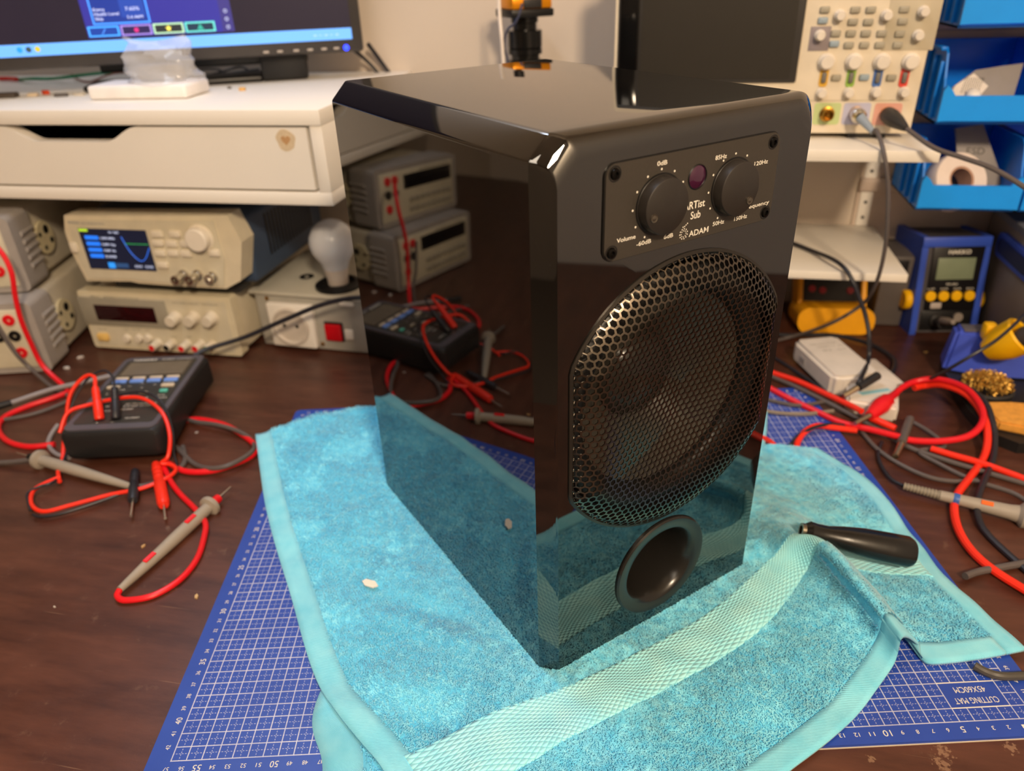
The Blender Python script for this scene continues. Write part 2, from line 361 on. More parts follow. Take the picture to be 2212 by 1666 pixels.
def sheet(S, Tt, net=NET, wr=1):
    "S across 0..1, Tt front-back 0..1 arrays -> points"
    nr, nc = net.shape[:2]; S = np.asarray(S, float); Tt = np.asarray(Tt, float)
    rows = np.stack([crom(net[r], S * (nc - 1)) for r in range(nr)])  # nr,N,3
    i = np.clip(np.floor(Tt * (nr - 1)).astype(int), 0, nr - 2); f = (Tt * (nr - 1) - i)[:, None]; k = np.arange(len(S))
    g = lambda d: np.where((i + d < 0)[:, None], 2 * rows[0] - rows[1], np.where((i + d > nr - 1)[:, None], 2 * rows[-1] - rows[-2], rows[np.clip(i + d, 0, nr - 1), k]))
    a, b, c, d = g(-1), g(0), g(1), g(2)
    P = .5 * (2 * b + (c - a) * f + (2 * a - 5 * b + 4 * c - d) * f ** 2 + (3 * b - a - 3 * c + d) * f ** 3)
    if wr:
        q = P[:, :2] - SPO; lx = q @ SEX; ly = q @ SEY
        dd = np.hypot(np.maximum(np.maximum(-.01 - lx, lx - .196), 0), np.maximum(np.maximum(-ly, ly - .275), 0))
        fade = np.clip(dd / .03, 0, 1)
        u = lx * .3 + ly; v = lx - ly * .3
        wz = vnoise(P[:, 0], P[:, 1], .035, 3) * .005 + vnoise(v, u, .018, 5) * .002 + vnoise(u + v * .8, v * .3, .022, 8) * .0035
        P[:, 2] = np.maximum(P[:, 2] + wz * fade * np.clip(P[:, 2] / .010, .2, 1), .0055)
    return P
tw = thing('towel', 'rumpled turquoise terry towel with a pale woven band under the speaker', 'towel', (0, 0, .003))
def sheet_part(name, s0, s1, t0, t1, ns, nt, m, lift=0, net=NET, th=.003, parent=tw, wr=1, label=None):
    S, Tt = np.meshgrid(np.linspace(s0, s1, ns), np.linspace(t0, t1, nt)); S = S.ravel(); Tt = Tt.ravel()
    P = sheet(S, Tt, net, wr); P[:, 2] += lift
    low = P.copy(); low[:, 2] -= th
    V = np.vstack([P, low]); V[:, 2] -= .003
    n = ns * nt; F = []
    for j in range(nt - 1):
        for i in range(ns - 1):
            a = j * ns + i; q = (a, a + 1, a + ns + 1, a + ns); F.append(q); F.append(tuple(x + n for x in q[::-1]))
    bd = [(i, i + 1) for i in range(ns - 1)] + [((nt - 1) * ns + i + 1, (nt - 1) * ns + i) for i in range(ns - 1)] + [((j + 1) * ns, j * ns) for j in range(nt - 1)] + [(j * ns + ns - 1, (j + 1) * ns + ns - 1) for j in range(nt - 1)]
    F += [(b, a, a + n, b + n) for a, b in bd]
    me = bpy.data.meshes.new(name); me.from_pydata(V.tolist(), [], F); me.materials.append(m)
    uv = me.uv_layers.new(name='UVMap'); li = np.zeros(len(me.loops), int); me.loops.foreach_get('vertex_index', li)
    wu, wv = .55, .55
    UV = np.c_[np.r_[S, S] * wu, np.r_[Tt, Tt] * wv]; uv.data.foreach_set('uv', UV[li].ravel())
    me.polygons.foreach_set('use_smooth', [True] * len(me.polygons)); me.update()
    o = bpy.data.objects.new(name, me); COL.objects.link(o); o.parent = parent
    if label: o['label'] = label
    return o
HW = .022; HT = .032; TB0, TB1 = 1 / 6, 2 / 6
sheet_part('terry_field', HW, 1 - HW, HT, TB0, 150, 24, M_TERRY)
sheet_part('terry_field', HW, 1 - HW, TB1, 1, 150, 90, M_TERRY)
sheet_part('woven_band', HW * .8, 1 - HW * .8, TB0, TB1, 160, 30, M_BAND, .0014, label='pale turquoise diamond-woven band')
sheet_part('side_hem', 0, HW, 0, 1, 4, 140, M_HEM, .0008); sheet_part('side_hem', 1 - HW, 1, 0, 1, 4, 140, M_HEM, .0006)
sheet_part('end_hem', HW, 1 - HW, 0, HT, 160, 5, M_HEM, .0006)
NET2 = np.array([[(-.105,-.245,.0055),(.02,-.19,.0055),(.12,-.11,.0055)],[(-.1314,-.1777,.0055),(.0,-.12,.0055),(.13,-.05,.0055)],[(-.1575,-.118,.0055),(-.03,-.02,.0055),(.12,.06,.0055)],[(-.13,.06,.0055),(.0,.12,.0055),(.155,.16,.0055)],[(-.02,.24,.0055),(.08,.25,.0055),(.178,.245,.0055)],[(.03,.32,.0055),(.1,.335,.0055),(.1895,.342,.0055)]], dtype=float)
sheet_part('folded_under_layer', .09, .96, 0, .98, 30, 60, M_TERRY, 0, NET2, .0024, wr=0)
sheet_part('side_hem', 0, .09, 0, 1, 4, 60, M_HEM, .0003, NET2, .0024, wr=0)
sheet_part('side_hem', .955, 1, 0, 1, 4, 60, M_HEM, .0012, NET2, .003, wr=0)
# terry loops: short bent tufts over the whole field
def pile(name, N, s0, s1, trs, net, wr, hgt, parent, seed):
    r = np.random.default_rng(seed); S = r.uniform(s0, s1, N); Tt = np.concatenate([r.uniform(a, b, int(N * f)) for a, b, f in trs]); S = S[:len(Tt)]
    P = sheet(S, Tt, net, wr); e = 1e-3
    du = sheet(np.clip(S + e, 0, 1), Tt, net, wr) - P; dv = sheet(S, np.clip(Tt + e, 0, 1), net, wr) - P
    q = P[:, :2] - SPO; lx = q @ SEX; ly = q @ SEY; keep = ~((lx > -.006) & (lx < .192) & (ly > .004) & (ly < .27))
    nrm = np.cross(du, dv); L = np.linalg.norm(nrm, axis=1); keep &= L > 1e-12; P, nrm, du = P[keep], nrm[keep] / L[keep][:, None], du[keep]; nrm[nrm[:, 2] < 0] *= -1
    n = len(P); ang = 4.4 + vnoise(P[:, 0], P[:, 1], .03, seed + 1) * 4 + vnoise(P[:, 0], P[:, 1], .006, seed + 2) * 2.2 + r.normal(0, .7, n)
    d = np.c_[np.cos(ang), np.sin(ang), np.zeros(n)]; d -= nrm * (d * nrm).sum(1)[:, None]
    b = np.cross(nrm, d); h = hgt * r.uniform(.7, 1.25, n)[:, None]; rad = r.uniform(.00034, .00052, n)[:, None]
    base = P - nrm * .0004; mid = P + nrm * h * .75 + d * h * .35; tip = P + nrm * h * .62 + d * h * 1.15
    V = np.stack([base + b * rad, base - b * rad, mid + b * rad * .95, mid - b * rad * .95, mid + nrm * rad * .7 + d * rad * .3, tip], 1)
    F = np.array([(0, 2, 4), (0, 4, 1), (1, 4, 3), (2, 5, 4), (4, 5, 3)])
    V = V.reshape(-1, 3); V[:, 2] -= .003
    FF = (F[None] + (np.arange(n) * 6)[:, None, None]).reshape(-1, 3)
    me = bpy.data.meshes.new(name); me.vertices.add(len(V)); me.vertices.foreach_set('co', V.ravel()); me.loops.add(FF.size); me.loops.foreach_set('vertex_index', FF.ravel())
    me.polygons.add(len(FF)); me.polygons.foreach_set('loop_start', np.arange(0, FF.size, 3)); me.polygons.foreach_set('loop_total', np.full(len(FF), 3)); me.polygons.foreach_set('use_smooth', np.ones(len(FF), bool)); me.update(); me.validate()
    me.materials.append(M_PILE); o = bpy.data.objects.new(name, me); COL.objects.link(o); o.parent = parent; o['kind'] = 'stuff'; return o
pile('terry_loops', 300000, HW, 1 - HW, [(HT, TB0, .2), (TB1, 1, .8)], NET, 1, .0019, tw, 11)
pile('terry_loops', 14000, .09, .95, [(0, .35, .6), (.75, .98, .4)], NET2, 0, .0022, tw, 21)

# white flakes lying on the towel
def flake(label, p, l, wd, a):
    o = obj('paper_flake', prism(NB(), [(-l, -wd * .3), (-l * .4, -wd), (l * .6, -wd * .8), (l, wd * .2), (l * .3, wd), (-l * .8, wd * .6)], 0, .0012, plane='XY'), mat('off_white_flake', 'f1e7d8', .7), smooth=0)
    o.matrix_world = T(*p) @ RZ(a) @ RX(4); return tag(o, label, 'debris')
flake('small off-white flake on the towel left of the speaker', (-0.1560,-0.0238,0.0135), .0075, .0035, -18)

# ------------------------------------------------------------------ speaker (local: x along the front, y to the back, z up)
SPM = T(0.0067, -0.0807, .011) @ RZ(43.8)
sp = thing('speaker', 'glossy black subwoofer speaker with two dials standing on the turquoise towel', 'speaker', M=SPM)
W_, D_, H_, C_ = .186, .275, .367, .010
def gloss_mat():
    m = bpy.data.materials.new('piano_black_lacquer'); m.use_nodes = True; nt = m.node_tree; N = nt.nodes; L = nt.links; b = N['Principled BSDF']
    tc = N.new('ShaderNodeTexCoord'); n = N.new('ShaderNodeTexNoise'); n.inputs['Scale'].default_value = 900; n.inputs['Detail'].default_value = 2; L.new(tc.outputs['Object'], n.inputs[0])
    r = N.new('ShaderNodeValToRGB'); r.color_ramp.elements[0].position = .79; r.color_ramp.elements[1].position = .83   # sparse dust specks
    r.color_ramp.elements[0].color = lin('080706'); r.color_ramp.elements[1].color = lin('6b6156'); L.new(n.outputs[0], r.inputs[0]); L.new(r.outputs[0], b.inputs['Base Color'])
    b.inputs['Roughness'].default_value = .025; b.inputs['IOR'].default_value = 2.05; return m
M_GLOSS = gloss_mat()
GX, GZ, GR = .093, .194, .0955; GCUT = .0842; PX, PZ, PR = .0912, .052, .0415
def grille_outline(n, shrink=0):
    "circle cut straight on both sides, as n points"
    R = GR - shrink; c = GCUT - shrink; P = []
    for k in range(n):
        a = 2 * math.pi * k / n; x, z = R * math.cos(a), R * math.sin(a)
        if abs(x) > c: x = math.copysign(c, x)
        P.append((GX + x, GZ + z))
    return P
bm = NB()
def section(y, ins, tin):
    "outline at depth y: side inset ins, top inset tin; upper corners chamfered"
    x0, x1, zt = -C_ + ins, W_ + C_ - ins, H_ - tin; c = .0125; f = .0016
    ch = []; R = .0135
    for t in range(10):      # right upper edge is rounded over
        a = math.pi / 2 * t / 9; ch.append((x1 - R + R * math.cos(a), zt - R + R * math.sin(a)))
    for (px, pz, dx0, dz0, dx1, dz1) in ((x0 + c, zt, 1, 0, -1, -1), (x0, zt - c, 1, 1, 0, -1)):
        n0 = Vector((dx0, dz0)).normalized(); n1 = Vector((dx1, dz1)).normalized()
        for t in (0, .25, .5, .75, 1):
            a = Vector((px, pz)) + n0 * f; b = Vector((px, pz)); cc = Vector((px, pz)) + n1 * f
            q = a * (1 - t) ** 2 + b * 2 * t * (1 - t) + cc * t * t; ch.append((q.x, q.y))
    return [(x0, 0), (x1, 0)] + ch
ys = [(0, C_, .012)]
RT = .012
yl = sorted({0, .0004, .0012, .0025, .0042, .006, .008, C_ - .0006, C_, C_ + .0006, RT, .02, D_ - .003, D_ - .001, D_})
secs = []
for y in yl:
    ins = max(0, C_ - y)
    if y < .0012: ins += 0
    tin = RT - math.sqrt(max(0, RT ** 2 - max(0, RT - y) ** 2)) if y < RT else 0
    if y > D_ - .0031: k = (y - (D_ - .003)) / .003; ins += .002 * k * k; tin += .002 * k * k
    secs.append([bm.verts.new((x, y, z)) for x, z in section(y, ins, tin)])
for A, B in zip(secs, secs[1:]):
    n = len(A)
    for k in range(n): bm.faces.new((A[k], A[(k + 1) % n], B[(k + 1) % n], B[k]))
bm.faces.new(secs[-1])
hole = [bm.verts.new((x, 0, z)) for x, z in grille_outline(96, .003)]
ph = [bm.verts.new((PX + (PR - .002) * math.cos(2 * math.pi * k / 48), 0, PZ + (PR - .002) * math.sin(2 * math.pi * k / 48))) for k in range(48)]
es = []
for ring in (secs[0], hole, ph):
    for k in range(len(ring)):
        a, b = ring[k], ring[(k + 1) % len(ring)]
        es.append(bm.edges.get((a, b)) or bm.edges.new((a, b)))
bmesh.ops.triangle_fill(bm, use_beauty=True, use_dissolve=False, edges=es)
obj('cabinet', bm, M_GLOSS, sp, smooth=22)
# driver behind the grille
bm = NB(); DM = T(GX, 0, GZ) @ RX(90)     # local z -> -y (outwards)
lathe(bm, [(.0945, -.001), (.0945, -.012), (.088, -.012)], 64, DM); obj('driver_basket', bm, M_BLK, sp)
bm = NB(); lathe(bm, [(.088, -.012)] + [(.078 + .010 * math.cos(math.radians(a)), -.012 + .008 * math.sin(math.radians(a))) for a in range(10, 180, 17)] + [(.068, -.013)], 64, DM)
obj('driver_surround', bm, mat('woofer_rubber', '131313', .45), sp)
bm = NB(); lathe(bm, [(.068, -.013), (.060, -.018), (.045, -.030), (.030, -.043)], 64, DM); obj('driver_cone', bm, mat('woofer_cone', '4a463f', .26, bump=.1, bscale=120), sp)
bm = NB(); lathe(bm, [(.031, -.042)] + [(.031 * math.cos(math.radians(a)), -.042 + .016 * math.sin(math.radians(a))) for a in range(10, 91, 10)], 48, DM); obj('dust_cap', bm, mat('dust_cap_gloss', '35322d', .20), sp)
# hexagonal steel mesh grille
def gh(x, z):
    dx, dz = x - GX, z - GZ; r = math.hypot(dx, dz); d = min(GR - r, GCUT - abs(dx))
    if d <= 0: return 0
    t = min(d / .020, 1); h = .0098 * math.sin(t * math.pi / 2) ** .75
    if d > .020: k = min((d - .020) / .072, 1); h -= .0092 * min(1, k * k * 2.6 if k < .3 else .234 + (k - .3) * 1.1)
    return h
bm = NB(); p = .0047; wall = .00056; depth = .0007
hexv = [(math.cos(math.radians(60 * k + 30)), math.sin(math.radians(60 * k + 30))) for k in range(6)]
rows = int(.2 / (p * .866)) + 2
for j in range(-rows // 2, rows // 2 + 1):
    for i in range(-24, 25):
        cx = GX + (i + (j % 2) * .5) * p; cz = GZ + j * p * .866
        if min(GR - math.hypot(cx - GX, cz - GZ), GCUT - abs(cx - GX)) < .0006: continue
        Ro, Ri = p / math.sqrt(3), p / math.sqrt(3) - wall * 1.155
        def clampd(x, z):
            dx, dz = x - GX, z - GZ; r = math.hypot(dx, dz)
            if r > GR: dx *= GR / r; dz *= GR / r
            dx = max(-GCUT, min(GCUT, dx)); return GX + dx, GZ + dz
        out, inn, bot = [], [], []
        for hx, hz in hexv:
            x, z = clampd(cx + Ro * hx, cz + Ro * hz); out.append(bm.verts.new((x, -gh(x, z) - .0006, z)))
            x, z = clampd(cx + Ri * hx, cz + Ri * hz); h = -gh(x, z) - .0006; inn.append(bm.verts.new((x, h, z))); bot.append(bm.verts.new((x, h + depth, z)))
        for k in range(6):
            k2 = (k + 1) % 6
            bm.faces.new((out[k], out[k2], inn[k2], inn[k])); bm.faces.new((inn[k], inn[k2], bot[k2], bot[k]))
obj('grille', bm, mat('black_steel_mesh', '6e665c', .27, 1, var=.03), sp, smooth=0)
bm = NB(); o1, o2, o3 = grille_outline(96, -.0012), grille_outline(96, .0006), grille_outline(96, .002)
rg = [[bm.verts.new((x, y, z)) for x, z in o] for o, y in ((o1, .0005), (o1, -.0008), (o2, -.0016), (o3, -.0006), (o3, .002))]
for A, B in zip(rg, rg[1:]):
    for k in range(96): bm.faces.new((A[k], A[(k + 1) % 96], B[(k + 1) % 96], B[k]))
obj('grille_rim', bm, mat('grille_rim_metal', '3a3632', .3, .7), sp)
# bass port
bm = NB(); lathe(bm, [(PR, .0), (PR, .0012), (PR - .0012, .0022), (PR - .0080, .0018), (PR - .0100, .0004), (PR - .0120, -.003), (PR - .0135, -.008), (PR - .0148, -.016), (PR - .0155, -.03), (PR - .0155, -.14), (0, -.14)], 64, T(PX, 0, PZ) @ RX(90))
obj('bass_port', bm, mat('port_satin_black', '1f1d1b', .24, var=.03), sp, label='flared satin bass reflex port')
# control panel
cp = obj('control_panel', prism(NB(), rrect(.029, .1572, .2982, .3494, .0065), -.0016, .001), mat('anodised_dark_panel', '45403a', .42, .35, var=.04, scale=900), sp, smooth=30)
bm = NB(); prism(bm, rrect(.0284, .1578, .2976, .35, .007), -.0006, .0005); obj('panel_gasket', bm, M_BLK, sp)
for x, z in ((.0345, .3444), (.1513, .3440), (.0338, .3030), (.1522, .3029)):
    bm = NB(); lathe(bm, [(0, .0012), (.0014, .0012), (.0014, .0024), (.0026, .0022), (.0032, .0010), (.0032, -.001)], 20, T(x, -.0006, z) @ RX(90)); s = obj('screw', bm, mat('black_oxide_screw', '1d1b19', .3, .8), cp)
    bm = NB(); lathe(bm, [(.0042, .0001), (.0035, .0001)], 20, T(x, -.0016, z) @ RX(90)); obj('countersink', bm, M_BLK, s)
def knob(x, ang):
    z = .3233; KM = T(x, -.0016, z) @ RX(90)
    bm = NB(); lathe(bm, [(.0158, 0), (.0155, .0003), (.0152, .0056), (.0149, .0064), (.0143, .0068), (0, .0071)], 64, KM); k = obj('knob', bm, mat('knob_soft_black', '292522', .42, bump=.03, bscale=1500), cp)
    bm = NB(); lathe(bm, [(.0168, .0001), (.0150, .0001)], 64, KM); obj('knob_gap', bm, M_BLK, k)
    a = math.radians(ang); kx, kz = .0107 * math.cos(a), .0107 * math.sin(a)
    bm = NB(); lathe(bm, [(.0025, .0070), (.0023, .0075), (.0019, .0073), (.0010, .0074), (0, .0080)], 20, KM @ T(kx, kz, 0)); obj('pointer_dimple', bm, mat('dimple_metal', '6b645a', .25, .8), k)
knob(.066, 203); knob(.1211, -44)
bm = NB(); lathe(bm, [(.0064, 0), (.0064, .0006), (.005, .0013), (.003, .0018), (0, .002)], 28, T(.0927, -.0010, .3336) @ RX(90)); lens = obj('indicator_lens', bm, mat('dark_purple_lens', '3a0c2e', .08, coat=1), cp, label='dark purple round indicator lens')
bm = NB(); lathe(bm, [(.0071, .0001), (.0066, .0007), (.0063, .0001)], 28, T(.0927, -.0016, .3336) @ RX(90)); obj('lens_ring', bm, M_BLK, lens)
bm = NB(); PT = T(0, -.0016, 0)
for s, x0, x1, z0, h in (('0dB', .0626, .0696, .3440, .0023), ('Volume', .0372, .0502, .3078, .0023), ('-60dB', .0511, .0615, .3030, .0023), ('6dB', .0708, .0777, .3030, .0023), ('ADAM', .0899, .1051, .3004, .0033), ('ARTist', .0842, .1003, .3163, .0042), ('Sub', .0900, .0976, .3104, .0042), ('85Hz', .1052, .1140, .3407, .0023), ('120Hz', .1374, .1487, .3326, .0023), ('Frequency', .1330, .1547, .3078, .0023), ('50Hz', .1083, .1175, .3030, .0023), ('150Hz', .1258, .1366, .3026, .0023)):
    text(bm, s, x0, x1, z0, h, PT, bold=.012)
for cx in (.066, .1211):
    for a in range(-60, 241, 30):
        lathe(bm, [(0, .0001), (.00062, .0001)], 10, T(cx + .0187 * math.cos(math.radians(a)), -.0016, .3233 + .0187 * math.sin(math.radians(a))) @ RX(90))
for rr, n, sz in ((.0029, 11, .00042), (.0018, 8, .00036)):
    for k in range(n):
        a = 2 * math.pi * k / n + rr * 900
        lathe(bm, [(0, .0001), (sz, .0001)], 8, T(.0857 + rr * math.cos(a), -.0016, .3030 + rr * math.sin(a)) @ RX(90))
for dx, dz in ((.0004, .0042), (.0014, .0049), (.0024, .0056), (-.0008, .0040)): lathe(bm, [(0, .0001), (.00042, .0001)], 8, T(.0857 + dx, -.0016, .3030 + dz) @ RX(90))
obj('printed_lettering', bm, M_PRINT, cp, smooth=0)

# ------------------------------------------------------------------ screwdriver on the towel
sd = thing('screwdriver_handle', 'black plastic bit handle lying across the towel ridge', 'screwdriver', (0.2290,0.0647,0.0300))
bm = NB()
pA = Vector((0.1878,0.0658,0.0400)); pB = Vector((0.2730,0.0712,0.0235))
pts = [pA + (pB - pA) * t for t in (0, .06, .14, .25, .38, .55, .75, .93, 1)]
rad = [.0062, .0072, .0064, .0068, .0085, .0103, .0112, .0118, .0104]
Mx, ln = aim(pA, pB)
rings = []
for k, t in enumerate((0, .05, .12, .22, .36, .55, .78, .96, 1)):
    rr = (.0060, .0088, .0080, .0084, .0108, .0130, .0138, .0142, .0124)[k]
    ring = []
    for q in range(24):
        a = 2 * math.pi * q / 24; f = 1 if k < 3 else 1 - .07 * abs(math.sin(a * 3 + .4)) ** .5
        sag = .0016 * math.sin(t * 3.0) * (1 if k < 5 else 0)
        ring.append(bm.verts.new(Mx @ Vector((rr * f * math.cos(a), rr * f * .92 * math.sin(a), t * ln))))
    rings.append(ring)
for A, B in zip(rings, rings[1:]):
    for q in range(24): bm.faces.new((A[q], A[(q + 1) % 24], B[(q + 1) % 24], B[q]))
bm.faces.new(rings[0]); bm.faces.new(rings[-1])
obj('grip', bm, mat('glossy_black_handle', '1b1a19', .22, bump=.03), sd, world=True)
bm = NB(); lathe(bm, [(.0056, 0), (.0056, -.003), (.0036, -.003), (.0036, .002), (0, .002)], 20, Mx); obj('bit_socket', bm, mat('socket_metal', '8f8779', .3, 1), sd, world=True)

# ------------------------------------------------------------------ wall unit with drawers
UY, UZ0, UZ1, UXR = .33, .220, .323, -.305
du = thing('drawer_unit', 'white wall-mounted drawer unit above the bench instruments', 'drawer unit', (-.905, UY, UZ0))
def DU(bm): return bm
obj('top_panel', box(NB(), -1.505, UXR, UY - .001, .6455, UZ1 - .0165, UZ1, .0012), M_WHITE, du, world=True)
obj('bottom_panel', box(NB(), -1.505, UXR, UY, .6455, UZ0, UZ0 + .0145, .0012), M_WHITE, du, world=True)
obj('side_panel', box(NB(), UXR - .0145, UXR - .0004, UY + .0006, .6455, UZ0 + .0145, UZ1 - .0165, .0006), M_WHITE, du, world=True)
obj('side_panel', box(NB(), -1.5046, -1.49, UY + .0006, .6455, UZ0 + .0145, UZ1 - .0165, .0006), M_WHITE, du, world=True)
obj('back_panel', box(NB(), -1.49, UXR - .0145, .637, .645, UZ0 + .0145, UZ1 - .0165), M_DARK, du, world=True)
def drawer(x0, x1, cx):
    z0, z1 = UZ0 + .0175, UZ1 - .0185; P = [(x0, z0), (x1, z0), (x1, z1)]; hw, dp = .066, .0165
    for k in range(0, 13):
        t = k / 12; P.append((cx + hw + .022 - .044 * t, z1 - dp * (3 * t * t - 2 * t ** 3)))
    for k in range(12, -1, -1):
        t = k / 12; P.append((cx - hw - .022 + .044 * t, z1 - dp * (3 * t * t - 2 * t ** 3)))
    P.append((x0, z1))
    d = obj('drawer', prism(NB(), P, UY + .0005, UY + .0165), M_WHITE, du, smooth=25, world=True)
    bm = NB(); box(bm, x0 + .01, x1 - .01, UY + .0165, .60, z0 + .003, z0 + .010); box(bm, x0 + .01, x0 + .022, UY + .0165, .60, z0 + .01, z1 - .022); box(bm, x1 - .022, x1 - .01, UY + .0165, .60, z0 + .01, z1 - .022)
    obj('drawer_box', bm, M_DARK, d, smooth=0); d.children[0].data.transform(PM[du.name].inverted())
    return d
dr = drawer(-.906, UXR - .0185, -.617 + .0); drawer(-1.488, -.909, -1.2)
# rubbed heart-shaped mark on the drawer front
hx, hz = (-0.3489,0.3300,0.2914)[0], (-0.3489,0.3300,0.2914)[2]
bm = NB(); P = [(hx + .011 * (1 + .08 * math.sin(5 * a)) * math.cos(a), hz + .0115 * (1 + .06 * math.sin(3 * a + 1)) * math.sin(a)) for a in [2 * math.pi * k / 40 for k in range(40)]]
prism(bm, P, UY + .0003, UY + .0006); obj('rubbed_mark', bm, mat('rubbed_brown_mark', 'd3bfa0', .6, var=.12, scale=700), dr, smooth=0, world=False).data.transform(PM[du.name].inverted())
bm = NB(); P = []
for k in range(40):
    a = 2 * math.pi * k / 40; P.append((hx + .00034 * 16 * math.sin(a) ** 3, hz + .00036 * (13 * math.cos(a) - 5 * math.cos(2 * a) - 2 * math.cos(3 * a) - math.cos(4 * a))))
prism(bm, P, UY + .0001, UY + .0004); obj('heart_mark', bm, mat('heart_brown_mark', 'bd9468', .6, var=.12, scale=900), dr, smooth=0).data.transform(PM[du.name].inverted())

# ------------------------------------------------------------------ monitor on the unit
MA = 24.0; MX, MY = -.3459, .58
mo = thing('monitor', 'wide black computer monitor showing a desktop and taskbar', 'monitor', (MX, MY, UZ1), MA)
U0, U1 = -.62, 0; Z0 = .0325    # local: x -.62..0 along the screen, z above the unit top
bm = NB(); box(bm, U0, U1, 0, .045, Z0, .42, .004); obj('housing', bm, mat('monitor_bezel', '3d3937', .4), mo)
scr = obj('screen', box(NB(), U0 + .013, U1 - .0135, -.0008, .001, Z0 + .0165, .408), mat('screen_wallpaper', '241f2e', .35, emit=.45, var=.15, scale=6), mo, smooth=0)
def sq(name, x0, x1, z0, z1, d, m, par=None): return obj(name, box(NB(), x0, x1, -d, -d + .0003, z0, z1), m, par or scr, smooth=0)
E = lambda n, c, s=1.: mat('screen_' + n, c, .5, emit=s, var=0)
def zl(z): return z - UZ1
sq('taskbar', U0 + .013, U1 - .0135, zl(.3710), zl(.3845), .0013, E('taskbar', '5f9df0', 1.0))
sq('game_window', -.330, -.172, zl(.3872), zl(.462), .0013, E('indigo', '2a2a8c', .7))
sq('window_strip', -.172, -.158, zl(.3872), zl(.462), .0013, E('strip', '33307a', .6))
sq('card_glow', -.3205, -.2545, zl(.4015), zl(.455), .0016, E('card', '3f8cf0', 1)); sq('card', -.3185, -.2565, zl(.4035), zl(.453), .0019, E('cardin', '14308a', .7))
sq('card_value', -.286, -.2585, zl(.4085), zl(.445), .0022, E('cardval', '1d3f9c', .8))
for k, (c1, c2) in enumerate((('3fa0f5', '123c9c'), ('8f7bd0', '241c50'), ('a8d7b0', '232a30'), ('5fd0c8', '16324a'))):
    x = -.3285 + k * .0375; sq('card_button', x, x + .0355, zl(.3885), zl(.4000), .0016, E('b%d' % k, c1, .9)); sq('button_face', x + .002, x + .0335, zl(.3902), zl(.3983), .0019, E('f%d' % k, c2, .6))
bm = NB(); sx, sz = -.3285 + 1 * .0375 + .0178, zl(.3942); lathe(bm, [(0, 0), (.0028, 0)], 6, T(sx, -.0022, sz) @ RX(90)); obj('shield_icon', bm, E('magenta', 'c02a78', 1), scr, smooth=0)
bm = NB(); sx += .0375; prism(bm, [((.0038 if k % 2 == 0 else .0017) * math.sin(math.pi * k / 5) + sx, (.0038 if k % 2 == 0 else .0017) * math.cos(math.pi * k / 5) + sz) for k in range(10)], -.0024, -.0021); obj('star_icon', bm, E('star', 'f0e060', 1), scr, smooth=0)
bm = NB(); sx += .0375; prism(bm, [(sx - .004, sz - .003), (sx + .004, sz - .003), (sx, sz + .0035)], -.0024, -.0021); obj('triangle_icon', bm, E('teal', '2a9a8c', .9), scr, smooth=0)
bm = NB(); sx = -.3285 + .0178; prism(bm, [(sx - .003, sz - .003), (sx - .0018, sz - .003), (sx + .003, sz + .003), (sx + .0018, sz + .003)], -.0024, -.0021); obj('sword_icon', bm, E('swd', '4a90f0', .9), scr, smooth=0)
bm = NB(); tx = T(0, -.0023, 0)
for s, x0, x1, z in (('Enemy', -.3165, -.3035, zl(.4165)), ('Health Level', -.3165, -.2885, zl(.4115)), ('Skip', -.3165, -.3075, zl(.4065))): text(bm, s, x0, x1, z, .0032, tx)
text(bm, '7.65%', -.280, -.264, zl(.4160), .0036, tx); text(bm, '5.6.46M', -.280, -.262, zl(.4072), .0030, tx)
for k in range(3): lathe(bm, [(.0021, 0), (.0016, 0)], 14, T(-.165, -.0018, zl(.3925) + .009 * k) @ RX(90))
for k in range(5): text(bm, '-' if k % 2 else 'o', -.062 + k * .007, -.0585 + k * .007, zl(.3765), .0022, tx)
obj('screen_text', bm, E('white', 'c8d4f5', 1), scr, smooth=0)
for x, c in ((-.4105, '1f8ad8'), (-.4005, '30444a'), (-.3905, 'b8b030')):
    bm = NB(); lathe(bm, [(0, 0), (.0032, 0)], 14, T(x, -.0018, zl(.3785)) @ RX(90)); obj('taskbar_icon', bm, E('i' + c, c, .8), scr, smooth=0)
sq('desktop_icon', -.452, -.430, zl(.400), zl(.416), .0013, E('yellow', 'd8d820', .9))
bm = NB(); text(bm, 'page', -.446, -.432, zl(.3955), .0028, tx); obj('icon_caption', bm, E('white', 'c8d4f5', 1), scr, smooth=0)
for u in (-.1249, -.1075, -.0869, -.0692, -.0514, -.0355):
    bm = NB(); box(bm, u - .0035, u + .0035, -.0012, .001, zl(.3596), zl(.3622), .0005); obj('bezel_button', bm, mat('silver_button', 'b8aea4', .4), mo)
bm = NB(); lathe(bm, [(0, 0), (.0035, 0), (.0035, .0012), (.0026, .0016), (0, .0016)], 20, T(-.0227, 0, zl(.361)) @ RX(90)); obj('power_light', bm, E('powerblue', '2038ff', 4), mo, label='glowing blue power button')
bm = NB(); box(bm, -.137, -.077, .02, .07, .001, .05, .004); box(bm, -.34, -.075, .045, .06, .02, .05, .003); box(bm, -.36, -.137, .02, .09, .001, .008, .003); obj('stand', bm, M_BLK, mo)

